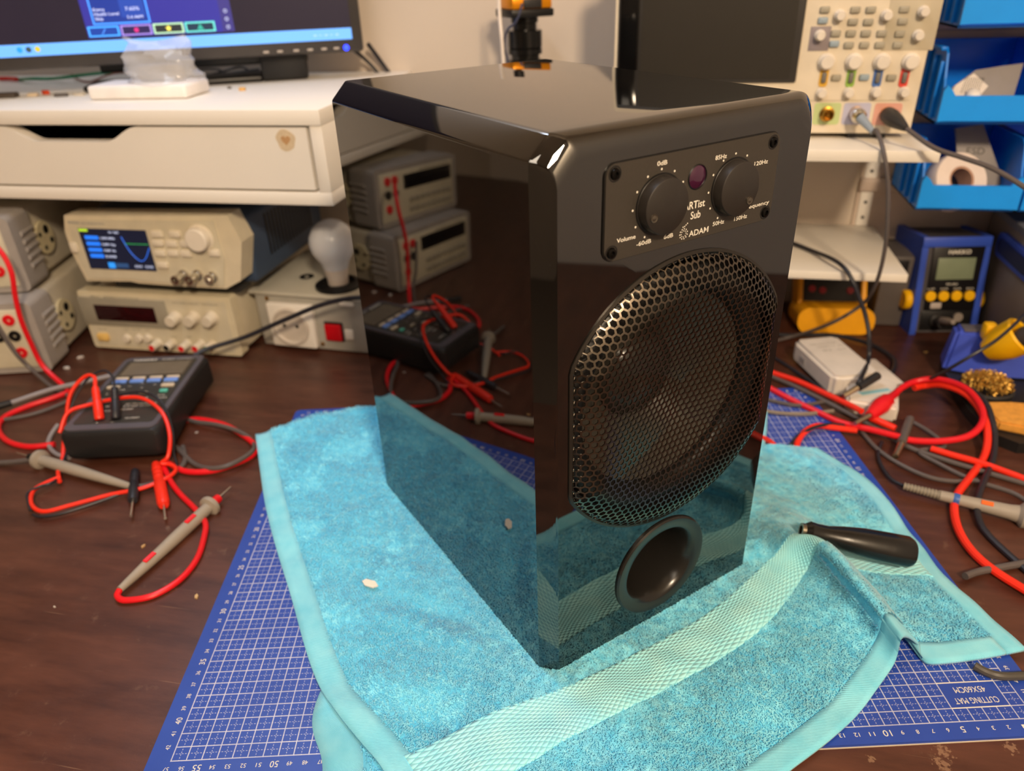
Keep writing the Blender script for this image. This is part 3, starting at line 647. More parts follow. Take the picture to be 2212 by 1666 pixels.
# plastic bag of white parts in front of the monitor
bg = thing('plastic_bag', 'clear plastic bag with a white folded carton on the drawer unit', 'plastic bag', (-.565, .418, UZ1), 4)
bm = NB(); box(bm, -.066, .060, -.020, .040, .0005, .0165, .004, 3); obj('carton', bm, mat('white_carton', 'efeae6', .6), bg)
bm = NB()
P = []; nb, mb = 22, 9
for j in range(mb):
    t = j / (mb - 1); ring = []
    for k in range(nb):
        a = 2 * math.pi * k / nb
        rx = (.046 - .006 * t) * (1 + .06 * math.sin(3 * a + j)); ry = (.030 * (1 - t) + .005)
        ring.append(bm.verts.new((.018 + rx * math.cos(a) + .003 * math.sin(j * 2.1), .012 + ry * math.sin(a) + .004 * math.sin(j * 1.3 + k), .017 + .047 * t + .003 * math.sin(2 * a + j) * t)))
    P.append(ring)
for A, B in zip(P, P[1:]):
    for k in range(nb): bm.faces.new((A[k], A[(k + 1) % nb], B[(k + 1) % nb], B[k]))
obj('film', bm, mat('clear_film', 'f2f2f4', .12, alpha=.32, var=0), bg)
bm = NB(); box(bm, -.012, .045, .004, .02, .018, .036, .004, 2, M=RZ(3)); obj('wrapped_part', bm, mat('grey_wrap', '8c8680', .5), bg)
# loose bits and wires on the unit
def bit(label, p, c, sx, sy, sz, a):
    o = obj('component_scrap', box(NB(), -sx, sx, -sy, sy, 0, sz, sz * .25, 2), mat('scrap_' + c, c, .5)); o.matrix_world = T(*p) @ RZ(a); tag(o, label, 'electronic part', 'scraps on the drawer unit')
bit('grey scrap at the left end of the drawer unit top', (-0.7706,0.4210,0.3230), '4a4038', .014, .006, .006, 10)
bit('beige scrap beside the orange one on the drawer unit', (-0.7406,0.4313,0.3230), 'cbb89c', .006, .004, .004, 30)
bit('small orange-red scrap on the drawer unit', (-0.7340,0.4462,0.3230), 'd84a20', .005, .003, .005, -20)
bit('dark grey scrap left of the pale one on the drawer unit', (-0.6949,0.4262,0.3230), '5a5450', .008, .003, .004, 15)
bit('pale flat scrap left of the plastic bag', (-0.6773,0.4368,0.3230), 'cfc4b0', .007, .004, .003, -8)
bit('black scrap touching the plastic bag', (-0.6585,0.4437,0.3230), '3c3834', .007, .003, .004, 22)
bit('tan crumb right of the plastic bag on the drawer unit', (-0.4680,0.4670,0.3230), 'd6a860', .004, .0025, .004, 10)
bit('tiny grey nut right of the plastic bag', (-0.4952,0.4837,0.3230), '77716a', .0022, .0022, .003, 0)
def cable(name, label, pts, r, m, cat='cable', group=None, n=10, sub=7):
    t = obj(name, tube(NB(), [Vector(p) - Vector(pts[0]) for p in pts], r, n, sub), m); t.location = pts[0]
    return tag(t, label, cat, group)
cable('wire', 'green wire behind the clutter under the monitor', [(-0.8924,0.5790,0.3250),(-0.8383,0.5464,0.3300),(-0.8206,0.5608,0.3280),(-0.7762,0.5456,0.3320),(-0.7749,0.5914,0.3300),(-0.7544,0.6158,0.3300)], .0022, mat('green_wire', '1f8a5a', .4))
cable('wire', 'thin reddish brown wire curling under the monitor', [(-0.8122,0.5943,0.3300),(-0.7779,0.5639,0.3260),(-0.7390,0.5381,0.3260),(-0.7346,0.5634,0.3300),(-0.7420,0.6095,0.3300),(-0.7333,0.6410,0.3300)], .0012, mat('brown_wire', '8a4430', .4))
cable('wire', 'short red wire end under the monitor on the far left', [(-0.9202,0.5752,0.3270),(-0.9031,0.5741,0.3270),(-0.8849,0.5679,0.3270)], .003, mat('red_wire', 'd02818', .4))
cable('cable', 'upper black monitor cable hanging by the wall', [(-0.3550,0.6200,0.3608), (-0.3492,0.6300,0.3463), (-0.3407,0.6350,0.3307), (-0.3328,0.6370,0.3171), (-0.3253,0.6380,0.2954), (-0.3226,0.6380,0.2575)], .003, M_CBLK)
cable('cable', 'lower black monitor cable hanging by the wall', [(-0.3753,0.6100,0.3562), (-0.3662,0.6250,0.3429), (-0.3531,0.6300,0.3272), (-0.3424,0.6320,0.3087), (-0.3376,0.6350,0.2708)], .0025, M_CBLK)
cable('cable', 'tangle of thin black cable behind the plastic bag', [(-0.6424,0.6498,0.3280),(-0.5951,0.6285,0.3300),(-0.5473,0.5817,0.3260),(-0.5219,0.5879,0.3280),(-0.5612,0.6350,0.3320),(-0.5910,0.6197,0.3260),(-0.5922,0.5849,0.3260),(-0.5254,0.6222,0.3300)], .0016, M_CBLK)

# ------------------------------------------------------------------ instrument helpers
def ibox(name, w, h, d, m, t, y0=0, z0=0, bev=.004, seg=3): return obj(name, box(NB(), -w / 2, w / 2, y0, y0 + d, z0, z0 + h, bev, seg), m, t)
def knobm(name, x, z, r, l, m, t, y=0, n=24, flute=True, taper=.9):
    bm = NB(); lathe(bm, [(r * 1.12, 0), (r * 1.12, l * .12), (r, l * .16), (r * taper, l * .92), (r * taper * .9, l), (0, l)], n, T(x, y, z) @ RX(90)); return obj(name, bm, m, t)
def btn(name, x, z, w, h, d, m, t, y=0, bev=.0012): return obj(name, box(NB(), x - w / 2, x + w / 2, y - d, y + .001, z - h / 2, z + h / 2, min(bev, w * .3, h * .3, d * .45), 2), m, t)

# ---- bench power supply
ps = thing('power_supply', 'beige triple-output bench power supply with red display window', 'power supply', (-.596, .361, 0))
PX0 = -.596
def lz(p): return (p[0] - PX0, p[2])
ibox('case', .216, .080, .29, M_BEIGE, ps, .012, .004, .003)
bm = NB(); prism(bm, rrect(-.113, .113, .003, .088, .004), 0, .016); obj('front_bezel', bm, mat('bezel_beige', 'd6cbae', .5), ps)
fp = obj('front_panel', prism(NB(), rrect(-.107, .105, .0075, .0825, .003), -.0008, .001), M_BEIGE2, ps)
x0, z0 = lz((-0.7109,0.3610,0.0379)); x1, z1 = lz((-0.5784,0.3610,0.0789))
obj('display_panel', box(NB(), x0, x1, -.0016, 0, z0, z1, .0004), mat('grey_fascia', '9a9484', .5), ps)
x0, z0 = lz((-0.6885,0.3610,0.0461)); x1, z1 = lz((-0.5972,0.3610,0.0686))
obj('display_window', box(NB(), x0, x1, -.0022, 0, z0, z1, .0004), mat('dark_red_window', '2a080c', .1, var=.02), ps, label='dark red display window')
for q_ in ((-0.5681,0.3610,0.0554), (-0.5411,0.3610,0.0569), (-0.5143,0.3610,0.0584)): x, z = lz(q_); knobm('knob', x, z, .0085, .016, mat('pale_knob', 'd9cfbc', .45), ps, 0)
for q_, m in (((-0.6059,0.3610,0.0118), M_RED), ((-0.5836,0.3610,0.0133), M_BLK), ((-0.5612,0.3610,0.0133), M_RED), ((-0.5407,0.3610,0.0146), M_RED), ((-0.5241,0.3610,0.0150), mat('green_jack', '1f7a50', .4))):
    x, z = lz(q_); k = knobm('terminal', x, z + .004, .0058, .017, mat('pale_knob', 'd9cfbc', .45), ps)
    bm = NB(); lathe(bm, [(0, .0172), (.0042, .0172), (.0042, .016)], 16, T(x, 0, z + .004) @ RX(90)); obj('jack_insert', bm, m, k)
x, z = lz((-0.6885,0.3610,0.0209)); btn('power_button', x, z, .016, .010, .006, mat('yellowed_button', 'e8c170', .45), ps)
for q_ in ((-0.6519,0.3610,0.0203), (-0.6329,0.3610,0.0214), (-0.6191,0.3610,0.0223)): x, z = lz(q_); knobm('selector_button', x, z, .0058, .006, mat('pale_knob', 'd9cfbc', .45), ps)
YT = T(0, -.0009, 0)
for s, qa, qb, h in (('Agilent', (-0.6903,0.3610,0.0794), (-0.6759,0.3610,0.0801), .0022), ('E3630A', (-0.6685,0.3610,0.0791), (-0.6513,0.3610,0.0799), .0020), ('Triple Output DC Power Supply', (-0.6501,0.3610,0.0793), (-0.6162,0.3610,0.0810), .0018), ('VOLTAGE ADJUST  TRACKING', (-0.5683,0.3610,0.0761), (-0.5017,0.3610,0.0794), .0018), ('POWER', (-0.6937,0.3610,0.0311), (-0.6804,0.3610,0.0319), .0015), ('+6V', (-0.6542,0.3610,0.0327), (-0.6455,0.3610,0.0333), .0015), ('METER', (-0.6404,0.3610,0.0336), (-0.6274,0.3610,0.0343), .0015), ('-20V', (-0.6226,0.3610,0.0339), (-0.6125,0.3610,0.0345), .0015), ('COM', (-0.5828,0.3610,0.0259), (-0.5743,0.3610,0.0264), .0015), ('+20V', (-0.5615,0.3610,0.0272), (-0.5517,0.3610,0.0278), .0015)):
    a, z = lz(qa); b_, _ = lz(qb); obj('printed_word', text(NB(), s, a, b_, z, h, YT), M_DPRINT, ps, smooth=0)
for x in (-.09, .09):
    for y in (.03, .26): bm = NB(); lathe(bm, [(0, 0), (.008, 0), (.008, .005)], 16, T(x, y, 0)); obj('foot', bm, M_BLK, ps)

# ---- function generator on top
RY_ = .353; RZ_ = .0885
fg = thing('function_generator', 'beige function generator with a colour screen stacked on the power supply', 'function generator', (-.565, RY_, RZ_), 0)
def lr(p): return (p[0] + .565, p[2] - RZ_)
OUT = [lr((-0.6813,0.3530,0.1934)), lr((-0.4548,0.3530,0.1986)), lr((-0.4429,0.3530,0.1662)), lr((-0.4560,0.3530,0.1153)), lr((-0.4786,0.3530,0.1037)), lr((-0.5497,0.3530,0.1042)), lr((-0.6028,0.3530,0.1057)), lr((-0.6136,0.3530,0.1077)), lr((-0.6797,0.3530,0.1055)), lr((-0.6877,0.3530,0.1440)), lr((-0.6880,0.3530,0.1723))]
bm = NB(); prism(bm, OUT, 0, .030); obj('front_bezel', bm, mat('generator_beige', 'd9cdb2', .45), fg, smooth=0)
IN = [lr((-0.6766,0.3530,0.1882)), lr((-0.4735,0.3530,0.1924)), lr((-0.4708,0.3530,0.1433)), lr((-0.4803,0.3530,0.1074)), lr((-0.5454,0.3530,0.1076)), lr((-0.5982,0.3530,0.1097)), lr((-0.6096,0.3530,0.1117)), lr((-0.6740,0.3530,0.1096)), lr((-0.6826,0.3530,0.1448))]
obj('front_panel', prism(NB(), IN, -.0015, .001), M_BEIGE2, fg, smooth=0)
bm = NB(); cxs = [p[0] for p in OUT]; box(bm, min(cxs) + .008, max(cxs) - .008, .030, .24, .012, .100, .006, 3); cs = obj('case', bm, mat('slate_blue_case', '3a4a62', .5), fg)
for k in range(14):
    bm = NB(); y = .075 + k * .0095; box(bm, max(cxs) - .0086, max(cxs) - .0070, y, y + .0045, .035, .090, .0005); obj('vent_slot', bm, M_BLK, cs)
bm = NB(); box(bm, min(cxs) + .03, max(cxs) - .03, .02, .05, .0005, .014, .003); box(bm, min(cxs) + .03, max(cxs) - .03, .20, .23, .0005, .014, .003); obj('feet', bm, M_DARK, fg)
q = [lr((-0.6637,0.3530,0.1778)), lr((-0.5697,0.3530,0.1776)), lr((-0.5700,0.3530,0.1254)), lr((-0.6680,0.3530,0.1227))]
x0, x1 = (q[0][0] + q[3][0]) / 2, (q[1][0] + q[2][0]) / 2; z0, z1 = (q[2][1] + q[3][1]) / 2, (q[0][1] + q[1][1]) / 2
gs = obj('screen', box(NB(), x0, x1, -.0022, 0, z0, z1), E('gen_bg', '141a30', .5), fg, smooth=0)
SX = lambda f: x0 + (x1 - x0) * f
SZ = lambda f: z0 + (z1 - z0) * f
for k in range(4): sq('field', SX(.07), SX(.27), SZ(.74 - .15 * k), SZ(.83 - .15 * k), .0026, E('genblue', '1f6fe8', 1), gs)
sq('status_tag', SX(.01), SX(.14), SZ(.93), SZ(.99), .0026, E('gengreen', 'a8d030', .8), gs); sq('softkey', SX(.30), SX(.40), SZ(.04), SZ(.18), .0026, E('gencyan', '2a8ae8', .9), gs); sq('softkey', SX(.41), SX(.60), SZ(.06), SZ(.17), .0026, E('gennavy', '2a4a78', .6), gs)
sq('trace_axis', SX(.64), SX(.99), SZ(.655), SZ(.67), .0026, E('gentrace', '2f9a50', .7), gs)
bm = NB(); tube(bm, [(SX(.62 + .37 * t), -.0028, SZ(.58 - .33 * math.sin(math.pi * min(max((t - .1) / .9, 0), 1)) + .25 * max(0, .12 - t) / .12)) for t in np.linspace(0, 1, 12)], .0005, 5, 3); obj('trace_curve', bm, E('gencurve', '2f6ae0', .9), gs, smooth=0)
bm = NB(); GT = T(0, -.0027, 0)
for k in range(4): text(bm, ('1.000 000k', '5.000 Vpp', '0.000 Vdc', '0.000')[k], SX(.30), SX(.52 - .02 * k), SZ(.755 - .15 * k), (z1 - z0) * .055, GT)
text(bm, 'Sine  HighZ', SX(.45), SX(.60), SZ(.91), (z1 - z0) * .05, GT); text(bm, 'CH1  CH2', SX(.70), SX(.97), SZ(.08), (z1 - z0) * .06, GT)
obj('screen_text', bm, E('white', 'c8d4f5', 1), gs, smooth=0)
x, z = lr((-0.4960,0.3530,0.1704)); knobm('dial', x, z, .0150, .013, mat('pale_dial', 'e6dccb', .4), fg, -.001, 40, taper=.95)
for q_ in ((-0.5541,0.3530,0.1739), (-0.5290,0.3530,0.1746), (-0.5562,0.3530,0.1625), (-0.5371,0.3530,0.1620), (-0.5177,0.3530,0.1626), (-0.5569,0.3530,0.1492), (-0.5386,0.3530,0.1499), (-0.5206,0.3530,0.1499), (-0.4819,0.3530,0.1519), (-0.5584,0.3530,0.1333)):
    x, z = lr(q_); btn('key', x, z, .0145, .0085, .004, mat('pale_key', 'e2d8c4', .45), fg, -.001)
x, z = lr((-0.6798,0.3530,0.1523)); btn('power_key', x, z, .009, .013, .004, mat('pale_key', 'e2d8c4', .45), fg, -.001)
for q_, l in (((-0.5317,0.3530,0.1213), .022), ((-0.5120,0.3530,0.1222), .022), ((-0.4918,0.3530,0.1205), .012)):
    x, z = lr(q_); bm = NB(); lathe(bm, [(.0068, 0), (.0068, .004), (.0052, .0045), (.0052, l * .7), (.0058, l * .72), (.0058, l), (.003, l), (.003, l * .6), (0, l * .6)], 20, T(x, -.001, z) @ RX(90)); obj('bnc_socket', bm, M_METAL, fg)
bm = NB()
for s, qa, qb, h, m in (('RIGOL', (-0.6770,0.3530,0.1834), (-0.6608,0.3530,0.1839), .0030, 0), ('DG1000Z', (-0.6583,0.3530,0.1833), (-0.6402,0.3530,0.1838), .0018, 0), ('25 MHz', (-0.6397,0.3530,0.1833), (-0.6251,0.3530,0.1837), .0018, 0)):
    a, z = lr(qa); b_, _ = lr(qb); text(bm, s, a, b_, z, h, T(0, -.0016, 0))
obj('printed_lettering', bm, mat('blue_grey_print', '3c5a80', .6), fg, smooth=0)

# ---- two bench multimeters, stacked
def dmm(label, loc, rz, leads):
    t = thing('bench_multimeter', label, 'multimeter', loc, rz, 'stacked bench multimeters')
    W, H, D = .238, .099, .29
    obj('case', box(NB(), -W + .008, -.008, .012, D, .004, H - .004, .006, 3), mat('dmm_case', 'c9c0ad', .5, bump=.05), t)
    bm = NB(); prism(bm, rrect(-W, 0, .002, H, .008), -.004, .044); obj('front_bumper', bm, M_GREYB, t, label='grey rubber corner bumper')
    for k in range(5): 
        for s in (0, 1): 
            bm = NB(); z = .030 + k * .0105; cyl(bm, ((-W - .0002) if s else .0002, .014, z), ((-W - .0012) if s else -.0012, .046, z), .0030, n=10); obj('grip_rib', bm, M_GREYB, t)
    obj('rear_bumper', box(NB(), -W, 0, D - .03, D + .01, .0, H, .008, 3), M_GREYB, t)
    for s in (0, 1):
        xx = -W + .006 if s else -.0062
        hb = NB(); lathe(hb, [(0, .004), (.0215, .004), (.0225, .003), (.0225, 0)], 32, T(xx, .072, H * .5) @ RY(-90 if s else 90)); hub = obj('handle_hub', hb, mat('hub_cream', 'd8cca8', .5), t)
        for a, rr, sz in ((60, .014, .004), (150, .011, .006), (240, .014, .003), (330, .014, .003)):
            bm = NB(); lathe(bm, [(0, .0046), (sz, .0046), (sz, .004)], 12, T(xx, .072, H * .5) @ RY(-90 if s else 90) @ T(rr * math.cos(math.radians(a)), rr * math.sin(math.radians(a)), 0)); obj('hub_slot', bm, M_BLK, hub)
    obj('front_panel', box(NB(), -W + .012, -.012, -.006, 0, .010, H - .008, .002), M_BEIGE2, t)
    obj('display', box(NB(), -W + .02, -.075, -.0068, 0, .058, H - .016, .001), mat('dmm_window', '07090c', .12), t)
    for r_ in range(2):
        for k in range(8): btn('button', -W + .030 + k * .0165, .040 - r_ * .017, .011, .008, .0035, mat('dmm_button', 'a59d8c', .5), t, -.006)
    for (x, z, m) in ((-.050, .078, M_RED), (-.030, .078, M_RED), (-.050, .056, M_BLK), (-.030, .056, M_BLK), (-.030, .032, M_RED)):
        bm = NB(); lathe(bm, [(.0072, 0), (.0072, .0025), (.0050, .0028), (.0022, .0026), (.0022, -.003), (0, -.003)], 18, T(x, -.006, z) @ RX(90)); obj('input_jack', bm, m, t)
    bm = NB(); text(bm, '34401A MULTIMETER', -W + .03, -.12, H - .0145, .003, T(0, -.0062, 0)); obj('printed_lettering', bm, M_DPRINT, t, smooth=0)
    return t
dmm('beige bench multimeter with grey bumper at the bottom of the stack', (-.7195, .2950, 0), 15.5, 0)
dmm('beige bench multimeter with grey bumper on top of the other', (-.7380, .3250, .0995), 15.5, 1)

# ---- mains box with bulb
AC = thing('mains_test_box', 'grey mains box with a wall socket and red rocker switch', 'electrical box', (-.395, .398, 0), -3.5)
obj('case', box(NB(), -.078, .125, 0, .16, .002, .078, .002), mat('grey_case', 'a8a49a', .5, bump=.05), AC)
obj('lid', box(NB(), -.084, .129, -.004, .165, .078, .083, .0015), mat('pale_grey_lid', 'c6c2b4', .5), AC)
so = obj('wall_socket', box(NB(), -.058, .008, -.010, .001, .006, .069, .003, 3), M_WHITE, AC)
bm = NB(); lathe(bm, [(.0268, 0), (.0265, .0035), (.0235, .0040), (.0222, .0005), (0, .0004)], 32, T(-.025, -.010, .0375) @ RX(90)); w_ = obj('socket_well', bm, mat('socket_well_shade', 'cfc5b8', .45), so)  # shallow well in a darker tone that stands in for recess shade
for s in (-1, 1):
    bm = NB(); lathe(bm, [(0, .0004), (.0026, .0004), (.0026, -.002)], 12, T(-.025 + s * .0095, -.0104, .0385) @ RX(90)); obj('pin_hole', bm, M_BLK, w_)
obj('switch_frame', box(NB(), .0195, .0465, -.0015, .001, .0165, .0445, .001), M_BLK, AC)
obj('rocker_switch', box(NB(), .0215, .0445, -.0060, .001, .0190, .0420, .0015, 2), mat('red_rocker', 'c8101c', .2), AC, label='translucent red rocker switch')
btn('label_tag', .0545, .0285, .012, .014, .003, M_WHITE, AC); btn('latch', .058, .073, .02, .006, .004, M_WHITE, AC)
for (x, z) in ((-.060, .0715), (-.062, .012), (.012, .010)): bm = NB(); lathe(bm, [(0, .0015), (.0025, .0012), (.003, 0)], 12, T(x, 0, z) @ RX(90)); obj('screw', bm, M_BRASS, AC)
bm = NB(); lathe(bm, [(.010, 0), (.0100, .0008), (.006, .0010), (0, -.001)], 20, T(-.028, .055, .083)); obj('cable_hole', bm, M_BLK, AC)
bm = NB(); lathe(bm, [(.031, 0), (.031, .004), (.026, .007), (.021, .0075), (.020, .003), (0, .003)], 32, T(.032, .032, .083)); obj('lamp_socket', bm, M_BLK, AC)
for x in (-.065, .115):
    for y in (.015, .145): bm = NB(); lathe(bm, [(0, 0), (.006, 0), (.006, .003)], 12, T(x, y, 0)); obj('foot', bm, M_BLK, AC)
bl = thing('light_bulb', 'frosted unlit light bulb standing in the socket of the mains box', 'light bulb', tuple((T(-.395, .398, 0) @ RZ(-3.5) @ Vector((.032, .032, .087)))))
bm = NB(); lathe(bm, [(.0165, .022), (.0185, .030), (.0235, .038), (.0285, .047), (.0300, .056), (.0285, .066), (.0230, .076), (.0145, .083), (.006, .086), (0, .0865)], 40); obj('globe', bm, mat('frosted_glass', 'f0f3fa', .22, trans=.25, var=.02), bl)
bm = NB(); lathe(bm, [(0, 0), (.0135, 0), (.0135, .004), (.0160, .022), (.0190, .032), (.0180, .034)], 32); obj('collar', bm, mat('white_bulb_collar', 'd9cdc2', .5), bl)
cable('cable', 'black power cord sagging in front of the grey mains box', [(-0.5096,0.3000,0.0338), (-0.4950,0.3150,0.0377), (-0.4557,0.3350,0.0461), (-0.3983,0.3450,0.0700), (-0.3470,0.3500,0.0907), (-0.3007,0.3520,0.1008), (-0.2595,0.3600,0.0952), (-.235, .37, .05), (-.20, .40, .005)], .0030, M_CBLK)

# ------------------------------------------------------------------ handheld meter
hm = thing('handheld_meter', 'black handheld LCR meter with blue and cream keys on the left of the bench', 'meter', M=T(-.5405, .098, .004) @ RZ(13.2))
MW, ML, MH = .104, .170, .040
bm = NB()
def rsec(y, ins, z0, z1):
    return [(x, y, z) for x, z in rrect(ins, MW - ins, z0, z1, .007, 4)]
secs = [[bm.verts.new(p) for p in rsec(y, i, z0, z1)] for y, i, z0, z1 in ((0, .006, .010, MH - .004), (.002, .0025, .007, MH - .001), (.008, 0, .004, MH), (.03, 0, 0, MH), (.09, .004, 0, MH), (ML - .02, .003, 0, MH), (ML - .006, .001, .001, MH), (ML, .005, .005, MH - .004))]
for A, B in zip(secs, secs[1:]):
    for k in range(len(A)): bm.faces.new((A[k], A[(k + 1) % len(A)], B[(k + 1) % len(A)], B[k]))
bm.faces.new(secs[0]); bm.faces.new(secs[-1])
obj('case', bm, mat('meter_rubber', '201f20', .5, bump=.05), hm, smooth=40)
bm = NB(); prism(bm, rrect(.004, MW - .004, .004, ML - .003, .008), MH - .002, MH + .0012, plane='XY'); obj('face_bezel', bm, mat('meter_bezel', '55525a', .45), hm)
bm = NB(); prism(bm, rrect(.010, MW - .010, .014, ML - .012, .004), MH, MH + .0016, plane='XY'); face = obj('face_plate', bm, mat('meter_face', '35332f', .4), hm)
obj('display', box(NB(), .016, MW - .016, .120, .152, MH + .0014, MH + .0020), mat('meter_lcd', '6f6557', .2), face, smooth=0)
obj('display_window', box(NB(), .013, MW - .013, .116, .1535, MH + .0012, MH + .0017), mat('meter_window', '4b4339', .25), face, smooth=0)
def mkey(x, y, w, h, c): obj('key', box(NB(), x - w / 2, x + w / 2, y - h / 2, y + h / 2, MH + .001, MH + .0042, .0012, 2), mat('key_' + c, c, .45), face)
for k in range(4): mkey(.023 + k * .0195, .1105, .015, .0040, 'c9bba6'); mkey(.023 + k * .0195, .1035, .016, .0062, '6f97e8')
mkey(.0215, .0905, .015, .0048, 'c9bba6'); mkey(.0825, .0905, .015, .0048, 'c9bba6'); mkey(.0825, .0780, .009, .0052, '58b8a8'); mkey(.0205, .061, .009, .0052, '7fa8a0'); mkey(.041, .0665, .016, .005, 'b0a490'); mkey(.061, .0745, .010, .004, 'b0a490')
bm = NB(); FT = T(0, 0, MH + .0016) @ RX(-90)
text(bm, 'TONGHUI', .016, .044, .1565, .0042, FT, bold=.02); text(bm, 'TH2822', .050, .066, .1568, .0030, FT); text(bm, 'LCR Meter', .069, .088, .1568, .0026, FT)
for x, y, s, wd in ((.036, .092, '<', .004), (.048, .097, '^', .004), (.052, .088, 'o', .003), (.064, .0935, '>', .004), (.074, .0975, 'SHIFT', .012), (.024, .0845, 'ENTER', .012), (.018, .076, 'A', .003), (.062, .064, 'DCR', .008), (.078, .0685, 'V/L', .010), (.082, .0625, 'REL', .010)):
    text(bm, s, x, x + wd, y, .0022, FT)
for x, y, s, wd in ((.030, .0480, 'FREQ  TOL  RANGE', .016), (.050, .0515, '100Hz 120Hz 1kHz 10kHz 100kHz', .034), (.050, .0465, '0.3V 0.6V', .016), (.068, .0465, 'DC 2.5V MAX', .018), (.034, .0385, 'LOW', .012), (.050, .0400, 'GUARD', .013), (.062, .0215, 'GUARD', .015), (.034, .0145, '+', .003), (.050, .0145, '-', .003)):
    text(bm, s, x, x + wd, y, .0026, FT)
obj('printed_lettering', bm, M_PRINT, face, smooth=0)
for x in (.036, .053): obj('terminal_slot', box(NB(), x - .0055, x + .0055, .0185, .0245, MH + .0014, MH + .0021), M_BLK, face, smooth=0)

# ---- test leads around the meter
HMW = T(-.5405, .098, .004) @ RZ(13.2)
def hp(x, y, z): return tuple(HMW @ Vector((x, y, z)))
def plug(t, p0, p1, m, nm='banana_plug', r=.0042):
    M_, h = aim(p0, p1); bm = NB(); pr = [(0, 0), (r * .75, 0)]
    for k in range(7): pr += [(r * (.85 + .06 * (k % 2)), h * (.08 + .05 * k)), (r * (.95 if k % 2 else .82), h * (.10 + .05 * k))]
    pr += [(r * 1.05, h * .5), (r * 1.05, h * .95), (r * .8, h), (0, h)]; lathe(bm, pr, 16, M_); return obj(nm, bm, m, t, world=True)
rl = thing('test_lead', 'orange-red lead plugged into the handheld meter and looping over it', 'test lead', hp(.036, .0215, MH))
plug(rl, hp(.0245, .052, MH + .024), hp(.036, .0215, MH + .0015), M_ORED, 'banana_plug', .0046)
obj('cord', tube(NB(), [hp(.0245, .052, MH + .024), hp(.020, .064, MH + .031), hp(.008, .066, MH + .030), hp(-.006, .055, MH + .016), hp(-.012, .040, .030), hp(-.013, .025, .012), hp(-.010, .010, .003), hp(-.004, -.012, .002), hp(.006, -.030, .0012)], .0021), M_ORED, rl, world=True)
rl2 = thing('test_lead', 'orange-red lead loop hanging over the front of the handheld meter', 'test lead', hp(.095, .02, MH))
obj('cord', tube(NB(), [hp(-.008, .018, .030), hp(-.002, .034, .045), hp(.014, .047, MH + .006), hp(.045, .055, MH + .008), hp(.072, .050, MH + .009), hp(.098, .030, MH + .003), hp(.110, .010, .028), hp(.111, -.008, .012), hp(.104, -.012, .006), hp(.112, -.012, .004), hp(.121, -.020, .003), hp(.118, -.034, .003), hp(.098, -.050, .0025), hp(.070, -.058, .0025), hp(.038, -.072, .0025), hp(.016, -.080, .0025), hp(-.002, -.068, .0025), hp(-.012, -.046, .0025), hp(-.006, -.034, .003), hp(.004, -.024, .003)], .0021), M_ORED, rl2, world=True)
plug(rl2, (-0.4456,0.1121,0.0060), (-0.3959,0.0509,0.0060), M_ORED, 'banana_plug', .0056)
bm = NB(); cyl(bm, (-0.3959,0.0509,0.0060), (-0.3828,0.0334,0.0060), .0013); obj('plug_tip', bm, M_METAL, rl2, world=True)
bl2 = thing('test_lead', 'black lead plugged into the handheld meter beside the red plug', 'test lead', hp(.053, .0215, MH))
plug(bl2, hp(.046, .050, MH + .024), hp(.053, .0215, MH + .0015), M_CBLK, 'banana_plug', .0046)
obj('cord', tube(NB(), [hp(.046, .050, MH + .024), hp(.042, .060, MH + .032), hp(.030, .068, MH + .036), hp(.014, .064, MH + .030), hp(.002, .052, MH + .016), hp(-.004, .040, MH + .002), hp(-.0055, .03, .030), hp(-.006, .02, .012), hp(-.006, .004, .003), hp(.0, -.02, .0012), hp(.002, -.036, .0045), hp(-.008, -.042, .0045), hp(-.014, -.052, .004), hp(-.006, -.066, .003), hp(.002, -.078, .003)], .0013), M_CBLK, bl2, world=True)
bl3 = thing('test_lead', 'thin black lead arching over the meter keys to a black plug', 'test lead', (-0.4623,0.0983,0.0040))
obj('cord', tube(NB(), [hp(.004, .045, MH + .004), hp(.03, .058, MH + .006), hp(.060, .060, MH + .012), hp(.085, .050, MH + .012), hp(.100, .036, MH + .002), hp(.1085, .020, .024), hp(.112, .002, .008), hp(.118, -.010, .003), hp(.122, -.024, .002), hp(.112, -.036, .001), hp(.09, -.048, .001), hp(.06, -.068, .001), hp(.035, -.082, .001), hp(.016, -.086, .001), hp(.006, -.082, .001)], .0013), M_CBLK, bl3, world=True)
plug(bl3, (-0.4600,0.0976,0.0060), (-0.4309,0.0527,0.0060), M_CBLK, 'banana_plug', .0050)
bm = NB(); cyl(bm, (-0.4309,0.0527,0.0060), (-0.4178,0.0314,0.0060), .0013); obj('plug_tip', bm, M_METAL, bl3, world=True)

